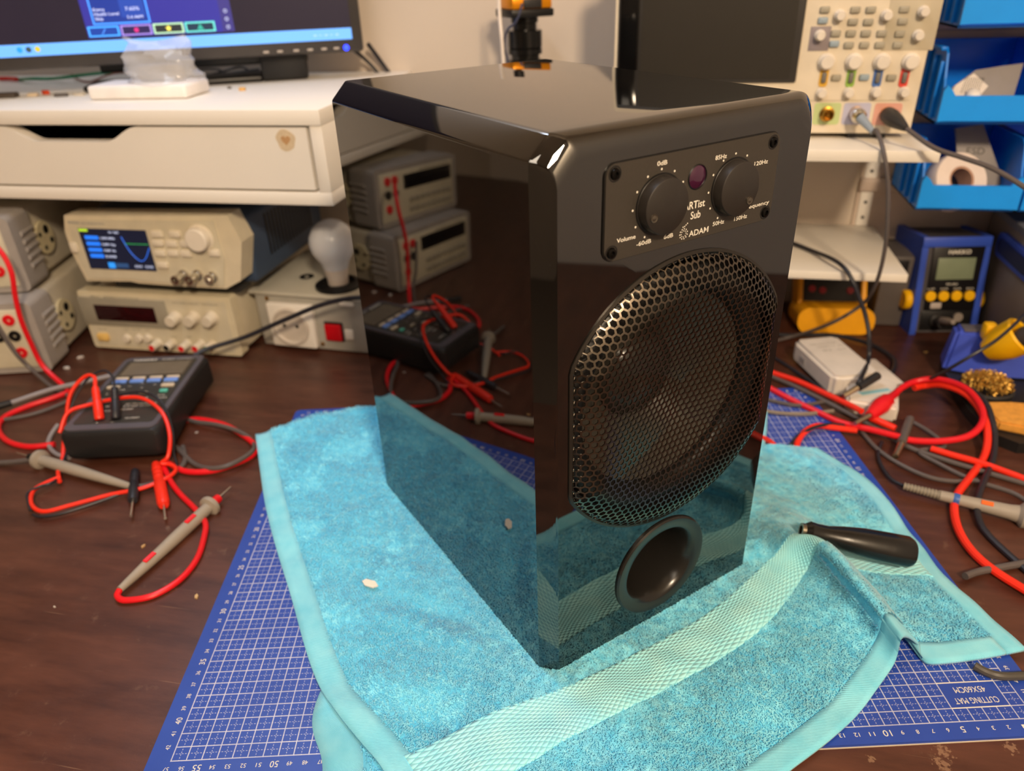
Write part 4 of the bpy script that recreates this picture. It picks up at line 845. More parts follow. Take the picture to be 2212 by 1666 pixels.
# ---- grey probes
def probe(label, tip, tail, accent, cord, mcord, loc, marks=True):
    t = thing('test_probe', label, 'test probe', loc)
    M_, h = aim(tail, tip)
    bm = NB(); lathe(bm, [(0, 0), (.0030, 0), (.0036, h * .06), (.0046, h * .2), (.0058, h * .45), (.0060, h * .62), (.0056, h * .76), (.0100, h * .77), (.0104, h * .785), (.0100, h * .80), (.0060, h * .805)], 20, M_); obj('handle', bm, M_GPROBE, t, world=True)
    bm = NB(); lathe(bm, [(.0056, h * .80), (.0048, h * .815), (.0042, h * .875), (.0026, h * .88), (0, h * .88)], 18, M_); obj('finger_guard_sleeve', bm, accent, t, world=True)
    bm = NB(); cyl(bm, M_ @ Vector((0, 0, h * .875)), tip, .0010, .0006, 10); obj('probe_tip', bm, M_METAL, t, world=True)
    if marks:
        for f in (.20, .56):
            up = (M_.to_3x3().inverted() @ Vector((0.1, -.5, 1))); a = math.atan2(up.y, up.x)
            bm = NB(); r = .0049 + .0028 * f; M2 = M_ @ T(0, 0, h * f) @ RZ(math.degrees(a)); box(bm, r - .0010, r + .0006, -.0022, .0022, 0, h * .085, .0005, 1, M=M2); obj('colour_inlay', bm, accent, t, world=True)
    obj('cord', tube(NB(), cord, .0027), mcord, t, world=True); return t
probe('grey test probe with red bands and red cord in front of the meter', (-0.3453,0.0868,0.0070), (-0.3657,-0.0567,0.0060), M_RED,
      [(-0.3657,-0.0567,0.0060),(-0.3647,-0.0619,0.0040),(-0.3556,-0.0641,0.0030),(-0.3364,-0.0558,0.0030),(-0.3246,-0.0355,0.0030),(-0.3243,-0.0097,0.0030),(-0.3340,0.0183,0.0030),(-0.3447,0.0376,0.0030),(-0.3665,0.0550,0.0030),(-0.3910,0.0715,0.0030),(-0.4105,0.0863,0.0040),(-0.4300,0.1048,0.0040),(-0.4430,0.1179,0.0040)], M_RED, (-0.3714,-0.0515,0.0000))
probe('grey test probe with black sleeve pushed under the meter', (-0.6073,0.1038,0.0100), (-0.4450,0.0716,0.0070), M_BLK,
      [(-0.4462,0.0728,0.0060),(-0.4376,0.0783,0.0040),(-0.4268,0.0890,0.0030),(-0.4194,0.1062,0.0030),(-0.4217,0.1267,0.0030),(-0.4395,0.1504,0.0030)], M_CGRY, (-0.5364,0.0927,0.0000), False)
cable('test_lead', 'grey lead running off the frame edge to the black-sleeved probe', [(-0.6345,0.0892,0.0040),(-0.6192,0.0915,0.0040),(-0.5978,0.0944,0.0060),(-0.5790,0.0972,0.0090)], .0027, M_CGRY)
# leads out of the multimeters
cable('test_lead', 'long red lead dropping from the upper multimeter to the bench', [(-0.7329,0.2850,0.1814), (-0.7125,0.2760,0.1690), (-0.7035,0.2700,0.1471), (-0.7068,0.2660,0.1188), (-0.7097,0.2640,0.0888), (-0.7109,0.2660,0.0560), (-0.7064,0.2660,0.0233), (-0.6728,0.2536,0.0030), (-0.6577,0.2415,0.0030), (-0.6630,0.2270,0.0030), (-0.6812,0.2021,0.0030), (-0.6903,0.1773,0.0030), (-0.6787,0.1535,0.0030), (-0.6474,0.1319,0.0030), (-0.6140,0.1247,0.0030), (-0.5868,0.1333,0.0030)], .0031, M_RED)
cable('test_lead', 'grey-black lead dropping from the lower multimeter to the bench', [(-0.7486,0.2620,0.0875), (-0.7439,0.2620,0.0675), (-0.7351,0.2620,0.0401), (-0.7226,0.2640,0.0165), (-0.6877,0.2501,0.0025), (-0.6444,0.2281,0.0025), (-0.6498,0.2030,0.0025), (-0.6695,0.1811,0.0025), (-0.7048,0.1636,0.0025)], .0024, M_CGRY)
gp = thing('test_lead', 'stiff grey cord with black boot lying left of the meter', 'test lead', (-0.7046,0.2004,0.0060))
obj('cord', tube(NB(), [(-0.7000,0.1998,0.0080), (-0.6728,0.2336,0.0090), (-0.6489,0.2534,0.0090), (-0.6215,0.2784,0.0080)], .0030), mat('pale_grey_cord', '8b8586', .4), gp, world=True)
bm = NB(); cyl(bm, (-0.7203,0.1823,0.0070), (-0.7000,0.1998,0.0080), .0048, .0040); obj('boot', bm, M_SOFTBLK, gp, world=True)
cable('test_lead', 'red lead loop between the meter and the towel', [(-0.4716,0.1967,0.0040),(-0.4521,0.2035,0.0040),(-0.4159,0.1967,0.0040),(-0.3792,0.1771,0.0040),(-0.3583,0.1609,0.0040),(-0.3536,0.1449,0.0040),(-0.3651,0.1270,0.0040),(-0.3829,0.1119,0.0040),(-0.4096,0.1079,0.0040),(-0.4370,0.1187,0.0040)], .0031, M_RED)
cable('test_lead', 'grey lead loop twisted round the red one beside the towel', [(-0.4730,0.2036,0.0040),(-0.4480,0.1933,0.0070),(-0.4174,0.1870,0.0100),(-0.3888,0.1808,0.0080),(-0.3673,0.1705,0.0040),(-0.3537,0.1468,0.0080),(-0.3618,0.1190,0.0100),(-0.3792,0.1118,0.0080),(-0.4035,0.1196,0.0040),(-0.4256,0.1333,0.0040),(-0.4472,0.1493,0.0030)], .0025, M_CGRY)
cable('test_lead', 'grey lead curling at the left foot of the meter', [(-0.6023,0.1604,0.0100),(-0.6006,0.1455,0.0060),(-0.5937,0.1323,0.0030),(-0.5724,0.1173,0.0030),(-0.5506,0.1118,0.0030)], .0024, mat('pale_grey_cord', '8b8586', .4))
# debris on the bench
CR = [(-0.7083,0.3020,0.0000), (-0.7119,0.3326,0.0000), (-0.3849,0.0004,0.0000), (-0.3012,-0.0486,0.0000), (-0.4129,-0.0783,0.0000), (0.3984,0.4931,0.0000), (-0.4432,0.1824,0.0000)]
def crumb(label, p, c, s, a=0):
    o = obj('bench_crumb', prism(NB(), [(-s, -s * .4), (s * .2, -s * .5), (s, 0), (s * .4, s * .5), (-s * .6, s * .4)], 0, s * .5, plane='XY'), mat('crumb_' + c, c, .6), smooth=0); o.matrix_world = T(p[0], p[1], 0) @ RZ(a); tag(o, label, 'debris', 'crumbs on the bench')
for i, (px, py, c, s, l) in enumerate(((145,796,'d8d4d0',.004,'white crumb at the foot of the lower multimeter'), (174,773,'cfc6c0',.004,'pale crumb between the multimeter and the power supply'), (310,1181,'c09a68',.0025,'tan crumb beside the grey probe handle'), (425,1290,'c8a878',.0028,'tan crumb between the red cord loop and the blue mat'), (118,1312,'b8ada0',.0015,'tiny pale crumb at the lower left of the bench'), (2000,762,'c09858',.003,'tan crumb in front of the soldering station'), (425,935,'b0a8a4',.002,'pale crumb beside the meter right edge'))):
    crumb(l, CR[i], c, s, i * 37)

# ------------------------------------------------------------------ shelves on the wall
M_SHELF = mat('white_shelf_board', 'e6dfd2', .45, var=.02, scale=9)
s1 = obj('wall_shelf', box(NB(), -.20, .170, 0, .2265, -.012, 0, .0008), M_SHELF); s1.location = (.165, .4195, .2665); tag(s1, 'upper white wall shelf carrying the oscilloscope', 'shelf')
s2 = obj('wall_shelf', box(NB(), -.20, .172, 0, .190, -.010, 0, .0008), M_SHELF); s2.location = (.172, .456, .1175); tag(s2, 'lower white wall shelf above the yellow multimeter', 'shelf')
rl_ = thing('shelf_rail', 'white slotted wall rail between the two shelves', 'shelf rail', (.327, .6465, .1180))
obj('rail', box(NB(), -.008, .008, -.006, 0, 0, .135, .001), M_WHITE, rl_)
for k in range(5):
    bm = NB(); lathe(bm, [(0, .0004), (.0022, .0004), (.0022, -.001)], 12, T(0, -.006, .012 + k * .021) @ RX(90)); obj('slot', bm, M_BLK, rl_)

# ------------------------------------------------------------------ oscilloscope
OX, OY, OZ = .1546, .480, .2665
os_ = thing('oscilloscope', 'beige oscilloscope with four coloured channel knobs on the upper shelf', 'oscilloscope', (OX, OY, OZ))
def lo(p): return (p[0] - OX, p[2] - OZ)
bm = NB(); prism(bm, rrect(-.163, .163, .006, .205, .004), 0, .020); obj('front_frame', bm, mat('scope_beige', 'dacdb6', .45), os_)
obj('case', box(NB(), -.158, .158, .020, .128, .010, .200, .008, 3), mat('scope_case', 'cfc3ae', .5), os_)
for x in (-.12, .12): obj('foot', box(NB(), x - .02, x + .02, .004, .02, 0, .008, .001), M_DARK, os_); obj('foot', box(NB(), x - .02, x + .02, .10, .118, 0, .012, .001), M_DARK, os_)
q = [(0.0008,0.4800,0.3556),(0.1901,0.4800,0.3391),(0.1832,0.4800,0.3130),(0.0209,0.4800,0.3648),(0.1807,0.4800,0.3307)]
bx0, bx1 = lo(q[0])[0] - .006, lo(q[1])[0]; bz = lo(q[4])[1]
obj('screen_bezel', box(NB(), bx0, bx1, -.003, .001, bz - .005, .198, .002), mat('scope_bezel', '34312e', .4), os_)
obj('display', box(NB(), bx0 + .026, bx1 - .008, -.0036, 0, bz, .192), mat('scope_glass', '2a2620', .38, var=.02), os_, smooth=0)
obj('softkey_strip', box(NB(), bx0 + .002, bx0 + .023, -.0042, 0, bz, .192, .001), mat('glossy_strip', '0d0d0e', .12), os_)
bm = NB(); lg = [(0.0182,0.4800,0.3253),(0.0282,0.4800,0.3252),(0.0515,0.4800,0.3241),(0.0567,0.4800,0.3240),(0.0926,0.4800,0.3218)]
text(bm, 'KEYSIGHT', lo(lg[1])[0], lo(lg[2])[0], bz - .0135, .0035, T(0, -.0001, 0)); text(bm, 'InfiniiVision', lo(lg[3])[0], lo(lg[4])[0], bz - .0135, .003, T(0, -.0001, 0)); obj('printed_lettering', bm, M_DPRINT, os_, smooth=0)
bm = NB(); tube(bm, [(lo(lg[0])[0] + t * .008, -.0004, bz - .012 + .0018 * math.sin(t * 12.6)) for t in np.linspace(0, 1, 14)], .0008, 5, 2); obj('wave_logo', bm, mat('logo_red', 'd0342c', .5), os_)
PK = mat('scope_knob', 'ddd3c4', .4); PKD = mat('scope_knob_skirt', '9c9588', .5); PB = mat('scope_button', '9f9886', .5); PBB = mat('scope_blue_button', '93a3ad', .5)
g = [(0.2717,0.4800,0.4027),(0.3220,0.4800,0.3565),(0.1959,0.4800,0.3811),(0.2186,0.4800,0.3573)]
obj('panel_patch', box(NB(), lo(g[0])[0], lo(g[1])[0], -.0006, .001, lo(g[1])[1], lo(g[0])[1] + .04, .0004), mat('panel_grey', 'bfb49c', .5), os_)
obj('panel_patch', box(NB(), lo(g[2])[0] + .002, lo(g[3])[0], -.0006, .001, lo(g[3])[1], lo(g[2])[1], .0004), mat('panel_mauve', '8d8284', .5), os_)
for i, p in enumerate([(0.2091,0.4800,0.3970),(0.2391,0.4800,0.3962),(0.2542,0.4800,0.3959),(0.2863,0.4800,0.3955),(0.2087,0.4800,0.3868),(0.2387,0.4800,0.3849),(0.2539,0.4800,0.3845),(0.2871,0.4800,0.3843),(0.2237,0.4800,0.3742),(0.2387,0.4800,0.3739),(0.2535,0.4800,0.3736),(0.2691,0.4800,0.3733),(0.2867,0.4800,0.3726),(0.2238,0.4800,0.3641),(0.2386,0.4800,0.3626),(0.2540,0.4800,0.3624),(0.2693,0.4800,0.3622),(0.2869,0.4800,0.3619),(0.2316,0.4800,0.3306),(0.2599,0.4800,0.3307),(0.2872,0.4800,0.3301)]):
    x, z = lo(p); btn('button', x, z, .0098, .0062, .0035, PBB if i in (4, 13, 19) else PB, os_)
for i in range(6): btn('button', .035 + i * .018, .198, .010, .006, .0035, PB, os_)
def sknob(p, r, l):
    x, z = lo(p); x -= .0018; z += .0006; bm = NB(); lathe(bm, [(r * 1.25, 0), (r * 1.22, l * .35), (r, l * .42), (r * .96, l * .93), (r * .86, l), (0, l)], 24, T(x, 0, z) @ RX(90)); obj('knob', bm, PK, os_)
for p in [(0.2262,0.4800,0.3907),(0.2719,0.4800,0.3897),(0.3064,0.4800,0.3924),(0.3061,0.4800,0.3703),(0.2095,0.4800,0.3720)]: sknob(p, .0046, .011)
for p in [(0.2205,0.4800,0.3461),(0.2483,0.4800,0.3458),(0.2763,0.4800,0.3454),(0.3047,0.4800,0.3451)]: sknob(p, .0070, .010)
for p in [(0.2205,0.4800,0.3145),(0.2484,0.4800,0.3147),(0.2760,0.4800,0.3150),(0.3041,0.4800,0.3149)]: sknob(p, .0046, .010)
for p, c in zip([(0.2188,0.4800,0.3307),(0.2465,0.4800,0.3304),(0.2735,0.4800,0.3302),(0.3001,0.4800,0.3300)], ('d8a83a', '8fb44a', '4a6fae', 'd8483a')):
    x, z = lo(p); k = obj('channel_badge', prism(NB(), rrect(x - .0045, x + .0045, z - .0095, z + .0095, .003), -.0010, .001), mat('badge_' + c, c, .5), os_); btn('channel_key', x, z, .0048, .0105, .004, mat('channel_key', '6f6a62', .5), k)
box_y = [(0.2280,0.4800,0.2931),(0.2588,0.4800,0.2931),(0.2906,0.4800,0.2926),(0.1967,0.4800,0.2931),(0.2257,0.4800,0.3067)]
obj('panel_line', box(NB(), lo(box_y[3])[0], .155, -.0004, .001, lo(box_y[4])[1], lo(box_y[4])[1] + .0008), mat('panel_grey', 'bfb49c', .5), os_, smooth=0)
for p, c in zip(box_y[:4], ('b9c88c', 'b4b3c8', 'd9a08e', 'd8c890')):
    x, z = lo(p); obj('bnc_frame', prism(NB(), rrect(x - .014, x + .014, z - .0115, z + .0115, .003), -.0005, .001), mat('frame_' + c, c, .5), os_)
    bm = NB(); lathe(bm, [(.0078, 0), (.0078, .003), (.0060, .0035), (.0060, .012), (.0048, .012), (.0048, .005), (.0018, .005), (.0018, .010), (0, .010)], 24, T(x, 0, z) @ RX(90)); obj('bnc_socket', bm, M_BRASS, os_)
# BNC cables
def bx_(i): x, z = lo(box_y[i]); return (x + OX, OY, z + OZ)
pA = bx_(1); c1 = thing('bnc_cable', 'grey probe cable with silver BNC plug hanging from the oscilloscope', 'cable', pA)
bm = NB(); lathe(bm, [(.0062, .003), (.0078, .004), (.0078, .016), (.0062, .018), (.0050, .024)], 20, T(*pA) @ RX(90)); obj('bnc_plug', bm, M_METAL, c1, world=True)
pe = (pA[0] + .012, OY - .038, pA[2] - .012)
bm = NB(); cyl(bm, (pA[0], OY - .022, pA[2]), pe, .0052, .0030); obj('strain_relief', bm, mat('grey_blue_sleeve', '8f9aa4', .4), c1, world=True)
obj('cord', tube(NB(), [pe, (0.2731,0.4350,0.2829), (0.2788,0.4120,0.2637), (0.2867,0.4050,0.2344), (0.2942,0.4050,0.1949), (0.2989,0.4100,0.1649), (0.3019,0.4200,0.1316), (0.3043,0.4400,0.1022), (0.3041,0.4700,0.0717), (0.2806,0.4780,0.0450), (0.2569,0.4980,0.0200), (0.2302,0.5070,0.0040), (0.1928,0.4832,0.0030)], .0022), M_CGRY, c1, world=True)
pA = bx_(2); c2 = thing('bnc_cable', 'black probe cable with tapered plug leaving the oscilloscope to the right', 'cable', pA)
pe = (0.2982,0.4250,0.2877)
bm = NB(); M_, h = aim((pA[0], OY - .004, pA[2]), pe); lathe(bm, [(0, 0), (.0085, 0), (.0090, h * .2), (.0075, h * .5), (.0045, h * .85), (.0030, h), (0, h)], 20, M_); obj('plug_boot', bm, M_DARK, c2, world=True)
obj('cord', tube(NB(), [pe, (0.3207,0.4000,0.2740), (0.3447,0.3850,0.2676), (0.3682,0.3700,0.2610), (0.3943,0.3550,0.2474), (0.4305,0.3400,0.2231)], .0024), M_CGRY, c2, world=True)
cable('cable', 'black cable curving over the lower shelf edge down to the white adapter', [(0.1862,0.5800,0.1220), (0.2224,0.5485,0.1215), (0.2450,0.5183,0.1215), (0.2602,0.4750,0.1272), (0.2707,0.4520,0.1250), (0.2805,0.4400,0.1127), (0.2907,0.4350,0.0937), (0.3000,0.4300,0.0739), (0.3065,0.4200,0.0506), (0.3080,0.4100,0.0268), (0.2875,0.3506,0.0340), (0.2820,0.3410,0.0300)], .0026, M_CBLK)
cable('cable', 'black cable looping behind the white adapter box', [(0.1961,0.5229,0.0040),(0.2307,0.5156,0.0040),(0.2887,0.5230,0.0040),(0.3258,0.5079,0.0040),(0.3439,0.4846,0.0040),(0.3518,0.4561,0.0040),(0.3412,0.4231,0.0040),(0.3263,0.4049,0.0040)], .0028, M_CBLK)
cable('cable', 'dark thin cable on the bench in front of the white adapter', [(0.1920,0.4736,0.0030),(0.2213,0.4283,0.0030),(0.2477,0.3846,0.0030),(0.2644,0.3594,0.0030)], .0022, M_CBLK)

# ------------------------------------------------------------------ blue bins on the wall
bp = thing('bin_panel', 'beige louvred wall panel behind the blue bins', 'wall panel', (.55, .646, .12))
for k, z in enumerate((.170, .268, .366)): obj('louvre', box(NB(), -.235, .45, -.010, 0, z - .12 - .004, z - .12 + .014, .003), mat('beige_louvre', 'c4b2a4', .5), bp)
obj('back_plate', box(NB(), -.235, .45, -.003, 0, -.02, .42), mat('beige_plate', 'cdbbab', .6), bp, smooth=0)
def bin_(label, x0, zb, grp='blue parts bins on the wall panel'):
    W, D, H = .106, .125, .078; FH = .036
    t = thing('parts_bin', label, 'storage bin', (x0, .632 - D, zb), 0, grp)
    th = .0022
    def side(x):
        bm = NB(); P = [(D, 0), (D, H), (.030, H), (.022, H - .006), (.012, FH + .012), (.006, FH + .001), (0, FH), (.008, 0)]
        vs0 = [bm.verts.new((x, y, z)) for y, z in P]; vs1 = [bm.verts.new((x + th, y, z)) for y, z in P]
        n = len(P)
        for k in range(n): bm.faces.new((vs0[k], vs0[(k + 1) % n], vs1[(k + 1) % n], vs1[k]))
        bm.faces.new(vs0); bm.faces.new(vs1); return bm
    obj('side_wall', side(0), M_BLUE, t, smooth=0); obj('side_wall', side(W - th), M_BLUE, t, smooth=0)
    obj('base', box(NB(), 0, W, .008, D, 0, th, 0), M_BLUE, t); obj('back_wall', box(NB(), 0, W, D - th, D, 0, H, .0005), M_BLUE, t)
    bm = NB(); prism(bm, [(-.001, .004), (.010, .0045), (W - .010, .0045), (W + .001, .004), (W + .001, FH), (W - .002, FH + .006), (W - .007, FH + .002), (W - .012, FH - .005), (.012, FH - .005), (.007, FH + .002), (.002, FH + .006), (-.001, FH)], .0, .004); obj('front_lip', bm, mat('bright_blue_lip', '1c9bff', .3, var=.03), t)
    for s in (0, 1):
        for k in range(3): obj('side_rib', box(NB(), (-.004 if s == 0 else W), (0 if s == 0 else W + .004), .022 + k * .026, .026 + k * .026, .004, H - .014 + .004 * k, .0008), M_BLUE, t)
        obj('side_rim', box(NB(), (-.005 if s == 0 else W - .002), (.002 if s == 0 else W + .005), .028, D, H - .004, H, .001), M_BLUE, t)
    return t
bin_('blue bin holding a white tape roll, lowest row left', .352, .1780); bin_('blue bin at the right end of the lowest row', .463, .1780)
bin_('blue bin with a labelled plastic bag, middle row left', .352, .2760); bin_('blue bin at the right end of the middle row', .463, .2760)
bin_('blue bin at the top left of the wall panel', .352, .3740); bin_('blue bin at the top right of the wall panel', .463, .3740)
# contents
tr = thing('tape_roll', 'white paper tape roll leaning in the lowest blue bin', 'tape roll', (.395, .535, .206))
bm = NB(); lathe(bm, [(.016, -.012), (.032, -.012), (.033, -.010), (.033, .010), (.032, .012), (.016, .012), (.016, -.012)], 40, RZ(20) @ RX(62)); obj('roll', bm, mat('white_tape', 'e8d8cc', .6), tr)
bm = NB(); lathe(bm, [(.0135, -.0115), (.016, -.0115), (.016, .0115), (.0135, .0115), (.0135, -.0115)], 32, RZ(20) @ RX(62)); obj('core', bm, mat('cardboard_core', 'b89078', .7), tr)
sl = thing('labelled_sleeve', 'grey translucent printed sleeve sticking up in the lowest blue bin', 'packaging', (.425, .560, .182))
bm = NB(); prism(bm, [(-.03, 0), (.035, 0), (.028, .03), (.002, .085), (-.028, .08), (-.02, .04)], -.002, .002, RX(-18)); obj('film', bm, mat('grey_film', '8d8580', .35), sl)
bm = NB(); text(bm, 'ESD', -.012, .008, .05, .008, RX(-18) @ T(0, -.002, 0)); text(bm, '0603', -.004, .012, .028, .006, RX(-18) @ T(0, -.002, 0)); obj('printed_lettering', bm, M_DPRINT, sl, smooth=0)
pb = thing('zip_bag', 'small plastic bag with a white label in the middle blue bin', 'plastic bag', (.402, .535, .282))
bm = NB(); prism(bm, [(-.035, .02), (-.012, .012), (.03, .012), (.038, .055), (.015, .052), (-.01, .048), (-.032, .030)], -.006, .006, RX(-25)); obj('bag', bm, mat('bag_film', '9a938e', .25, alpha=.85), pb)
bm = NB(); prism(bm, [(-.034, .021), (-.008, .013), (.004, .030), (-.012, .044), (-.030, .031)], -.0075, -.006, RX(-25)); lb = obj('paper_label', bm, mat('paper_label', 'e6dcd0', .6), pb)
bm = NB()
for k in range(5): text(bm, '|||||||||', -.024 + k * .001, -.006 + k * .0012, .023 + k * .0035, .0024, RX(-25) @ T(0, -.0075, 0))
obj('barcode_print', bm, M_DPRINT, lb, smooth=0)
o = obj('foam_ball', (lambda b: lathe(b, [(0, -.006), (.005, -.005), (.0085, -.001), (.0075, .004), (.003, .007), (0, .0075)], 16))(NB()), mat('white_foam', 'e8e2da', .7)); o.location = (.384, .5165, .3060); tag(o, 'small white lump behind the lip of the middle blue bin', 'debris')

# ------------------------------------------------------------------ yellow multimeter under the shelf
fk = thing('handheld_multimeter', 'dark multimeter in a yellow holster leaning under the lower shelf', 'multimeter', (.2945, .545, 0), 4)
LT = T(0, .010, .002) @ RX(-30)
bm = NB(); P = rrect(-.0505, .0485, 0, .036, .016, 6); prism(bm, P, -.006, .050, T(0, -.006, 0) @ RX(-8)); obj('holster_end', bm, mat('holster_yellow', 'eda50c', .45, bump=.05), fk)
for x in (-.0455, .0385): bm = NB(); box(bm, x, x + .008, .0, .034, .020, .108, .003, 2, M=LT); obj('holster_rail', bm, mat('holster_yellow', 'eda50c', .45, bump=.05), fk)
bm = NB(); box(bm, -.038, .038, .002, .030, .03, .104, .004, 2, M=LT); obj('body', bm, M_DARK, fk)
for x, z in ((-.026, .052), (-.012, .050), (.024, .050)): bm = NB(); lathe(bm, [(0, .002), (.0045, .002), (.005, 0)], 14, LT @ T(x, .002, z) @ RX(90)); obj('input_jack', bm, mat('dull_red_jack', 'a83038', .5), fk)
bm = NB(); lathe(bm, [(.016, 0), (.015, .006), (0, .006)], 28, LT @ T(0, .002, .080) @ RX(90)); obj('range_dial', bm, M_BLK, fk)

# ------------------------------------------------------------------ soldering station
SA_ = 9.0; ss = thing('soldering_station', 'blue soldering station with LCD and four yellow buttons', 'soldering station', (.3905, .545, 0), SA_)
SW, SH = .086, .127
bm = NB(); P = [(0, 0), (0, .006), (.022, SH - .002), (.026, SH), (.115, SH - .008), (.125, SH - .03), (.125, 0)]
for x in (0, SW - .008):
    v0 = [bm.verts.new((x, y, z)) for y, z in P]; v1 = [bm.verts.new((x + .008, y, z)) for y, z in P]; n = len(P)
    for k in range(n): bm.faces.new((v0[k], v0[(k + 1) % n], v1[(k + 1) % n], v1[k]))
    bm.faces.new(v0); bm.faces.new(v1)
obj('side_cheeks', bm, M_STB, ss, smooth=0)
bm = NB(); P2 = [(.003, .002), (.0235, SH - .001), (.115, SH - .012), (.123, .002)]
v0 = [bm.verts.new((.008, y, z)) for y, z in P2]; v1 = [bm.verts.new((SW - .008, y, z)) for y, z in P2]
for k in range(4): bm.faces.new((v0[k], v0[(k + 1) % 4], v1[(k + 1) % 4], v1[k]))
bm.faces.new(v0); bm.faces.new(v1); obj('body', bm, mat('station_dark_body', '4a4648', .5), ss, smooth=0)
FA = math.degrees(math.atan2(.0205, SH - .003)); FM = T(0, .003, .002) @ RX(-FA)   # leaning front: local x, z up along it
obj('front_frame', box(NB(), 0, SW, -.003, .001, .114, .127, .001, M=FM), M_STB, ss)
obj('fascia', box(NB(), .0145, SW - .006, -.0022, .001, .030, .1175, .002, M=FM), mat('station_fascia', '161415', .3), ss)
obj('lower_fascia', box(NB(), .0125, SW - .008, -.0015, .001, .003, .030, .001, M=FM), M_BLK, ss)
obj('lcd', box(NB(), .0225, .0700, -.0030, 0, .0715, .1000, .0008, M=FM), mat('lcd_green', '7f8a70', .25), ss)
for k in range(4): bm = NB(); lathe(bm, [(.0068, 0), (.0068, .003), (.0058, .004), (0, .0042)], 24, FM @ T(.0195 + k * .0165, -.002, .0500) @ RX(90)); obj('button', bm, M_YEL, ss)
for x, s in ((-.002, -1), (SW + .002, 1)):
    bm = NB(); lathe(bm, [(0, 0), (.011, 0), (.013, .002), (.013, .008), (.011, .010), (0, .010)], 28, T(x if s < 0 else x - .002, .022, .042) @ RY(-90 if s < 0 else 90) @ T(0, 0, -.003)); obj('side_knob', bm, M_YEL, ss)
bm = NB(); text(bm, 'HAKKO', .034, .062, .105, .0052, FM @ T(0, -.0022, 0), bold=.02); text(bm, 'FX-951', .038, .052, .0640, .0030, FM @ T(0, -.0022, 0))
for k, s in enumerate(('UP', 'ENTER', 'DOWN', 'BACK')): text(bm, s, .0150 + k * .0165, .0245 + k * .0165, .0585, .0020, FM @ T(0, -.0022, 0))
obj('printed_lettering', bm, M_PRINT, ss, smooth=0)
obj('card_slot', box(NB(), .022, .036, -.003, 0, .033, .041, .0008, M=FM), mat('pale_slot', 'b8aca4', .5), ss)
bm = NB(); lathe(bm, [(.0085, 0), (.0085, .004), (.006, .006), (.006, .020), (0, .020)], 20, FM @ T(.032, -.001, .0170) @ RX(90)); obj('connector', bm, M_DARK, ss)
bm = NB(); lathe(bm, [(.005, .018), (.005, .032), (.003, .045), (0, .045)], 16, FM @ T(.032, -.001, .0170) @ RX(78)); obj('connector_sleeve', bm, mat('dull_sleeve', '8d8278', .4), ss)
bm = NB(); lathe(bm, [(.006, 0), (.006, .003), (0, .003)], 16, FM @ T(.060, -.001, .0210) @ RX(90)); obj('grounding_jack', bm, mat('dull_sleeve', '8d8278', .4), ss)
# dark device and grey cabinet behind
db = thing('dark_instrument', 'dark low instrument half hidden behind the soldering station', 'instrument', (.42, .59, 0))
obj('body', box(NB(), -.072, -.035, -.02, .054, .0, .100, .004, 2), mat('dark_grey_case', '5b5450', .5), db); obj('recess', box(NB(), -.060, -.042, -.0215, -.019, .070, .095, .001), M_BLK, db)
gb = thing('grey_cabinet', 'grey instrument cabinet with a blue recessed handle at the right edge', 'instrument', (.61, .50, 0))
obj('body', box(NB(), -.125, .10, -.055, .135, .003, .150, .004, 2), mat('grey_cabinet_paint', '8d8177', .55), gb)
obj('top_cover', box(NB(), -.128, .103, -.058, .138, .1445, .1545, .002, 2), mat('grey_cabinet_top', '7d7f86', .5), gb)
obj('top_recess', box(NB(), -.09, .103, .06, .128, .1546, .1552), mat('cabinet_dark_strip', '2a2733', .5), gb, smooth=0)
bm = NB(); hy = .032
prism(bm, rrect(hy - .058, hy + .052, .104, .134, .010), -.004, .004, T(-.127, 0, 0) @ RZ(90)); h_ = obj('handle_frame', bm, M_STB, gb)
bm = NB(); prism(bm, rrect(hy - .050, hy + .044, .110, .128, .007), -.001, .005, T(-.127, 0, 0) @ RZ(90)); obj('handle_recess', bm, mat('handle_navy', '141c48', .5), h_)
for x in (-.1, .08):
    for y in (-.04, .11): obj('foot', box(NB(), x - .012, x + .012, y - .012, y + .012, 0, .004), M_BLK, gb)

# ------------------------------------------------------------------ iron holder with brass wool and sponge
ih = thing('iron_holder', 'blue soldering iron stand with yellow cup, brass wool and sponge tray', 'iron holder', (.425, .365, 0))
bm = NB(); prism(bm, [(-.028, .060), (-.020, .095), (.05, .098), (.075, .06), (.075, -.06), (.05, -.090), (.0, -.095), (-.020, -.078), (-.028, -.03)], .0, .012, plane='XY'); obj('base_plate', bm, mat('holder_black', '1b1918', .45), ih)
bm = NB(); b0 = [(-.030, .058), (.012, .044), (.072, .044), (.072, .096), (-.022, .096)]; tt = [(-.024, .062), (.010, .056), (.034, .056), (.034, .086), (-.020, .086)]
v0 = [bm.verts.new((x, y, .010)) for x, y in b0]; v1 = [bm.verts.new((x, y, .062)) for x, y in tt]
for k in range(5): bm.faces.new((v0[k], v0[(k + 1) % 5], v1[(k + 1) % 5], v1[k]))
bm.faces.new(v0); bm.faces.new(v1)
bmesh.ops.bevel(bm, geom=list(bm.edges), offset=.004, segments=3, affect='EDGES'); obj('tower', bm, mat('holder_blue', '4055c0', .35), ih)
obj('tower_cap', box(NB(), -.016, .008, .062, .080, .0608, .0636, .001), mat('cap_grey', '5f5a5c', .4), ih)
bm = NB(); lathe(bm, [(.012, -.022), (.017, -.012), (.0205, .0), (.0215, .016), (.0195, .018), (.0175, .016), (.0150, .0), (0, -.004)], 32, T(.018, .034, .064) @ RY(38) @ RX(22)); obj('iron_cup', bm, M_YEL, ih)
bm = NB(); box(bm, -.002, .012, .044, .060, .058, .078, .004, 2); obj('cup_bracket', bm, M_YEL, ih)
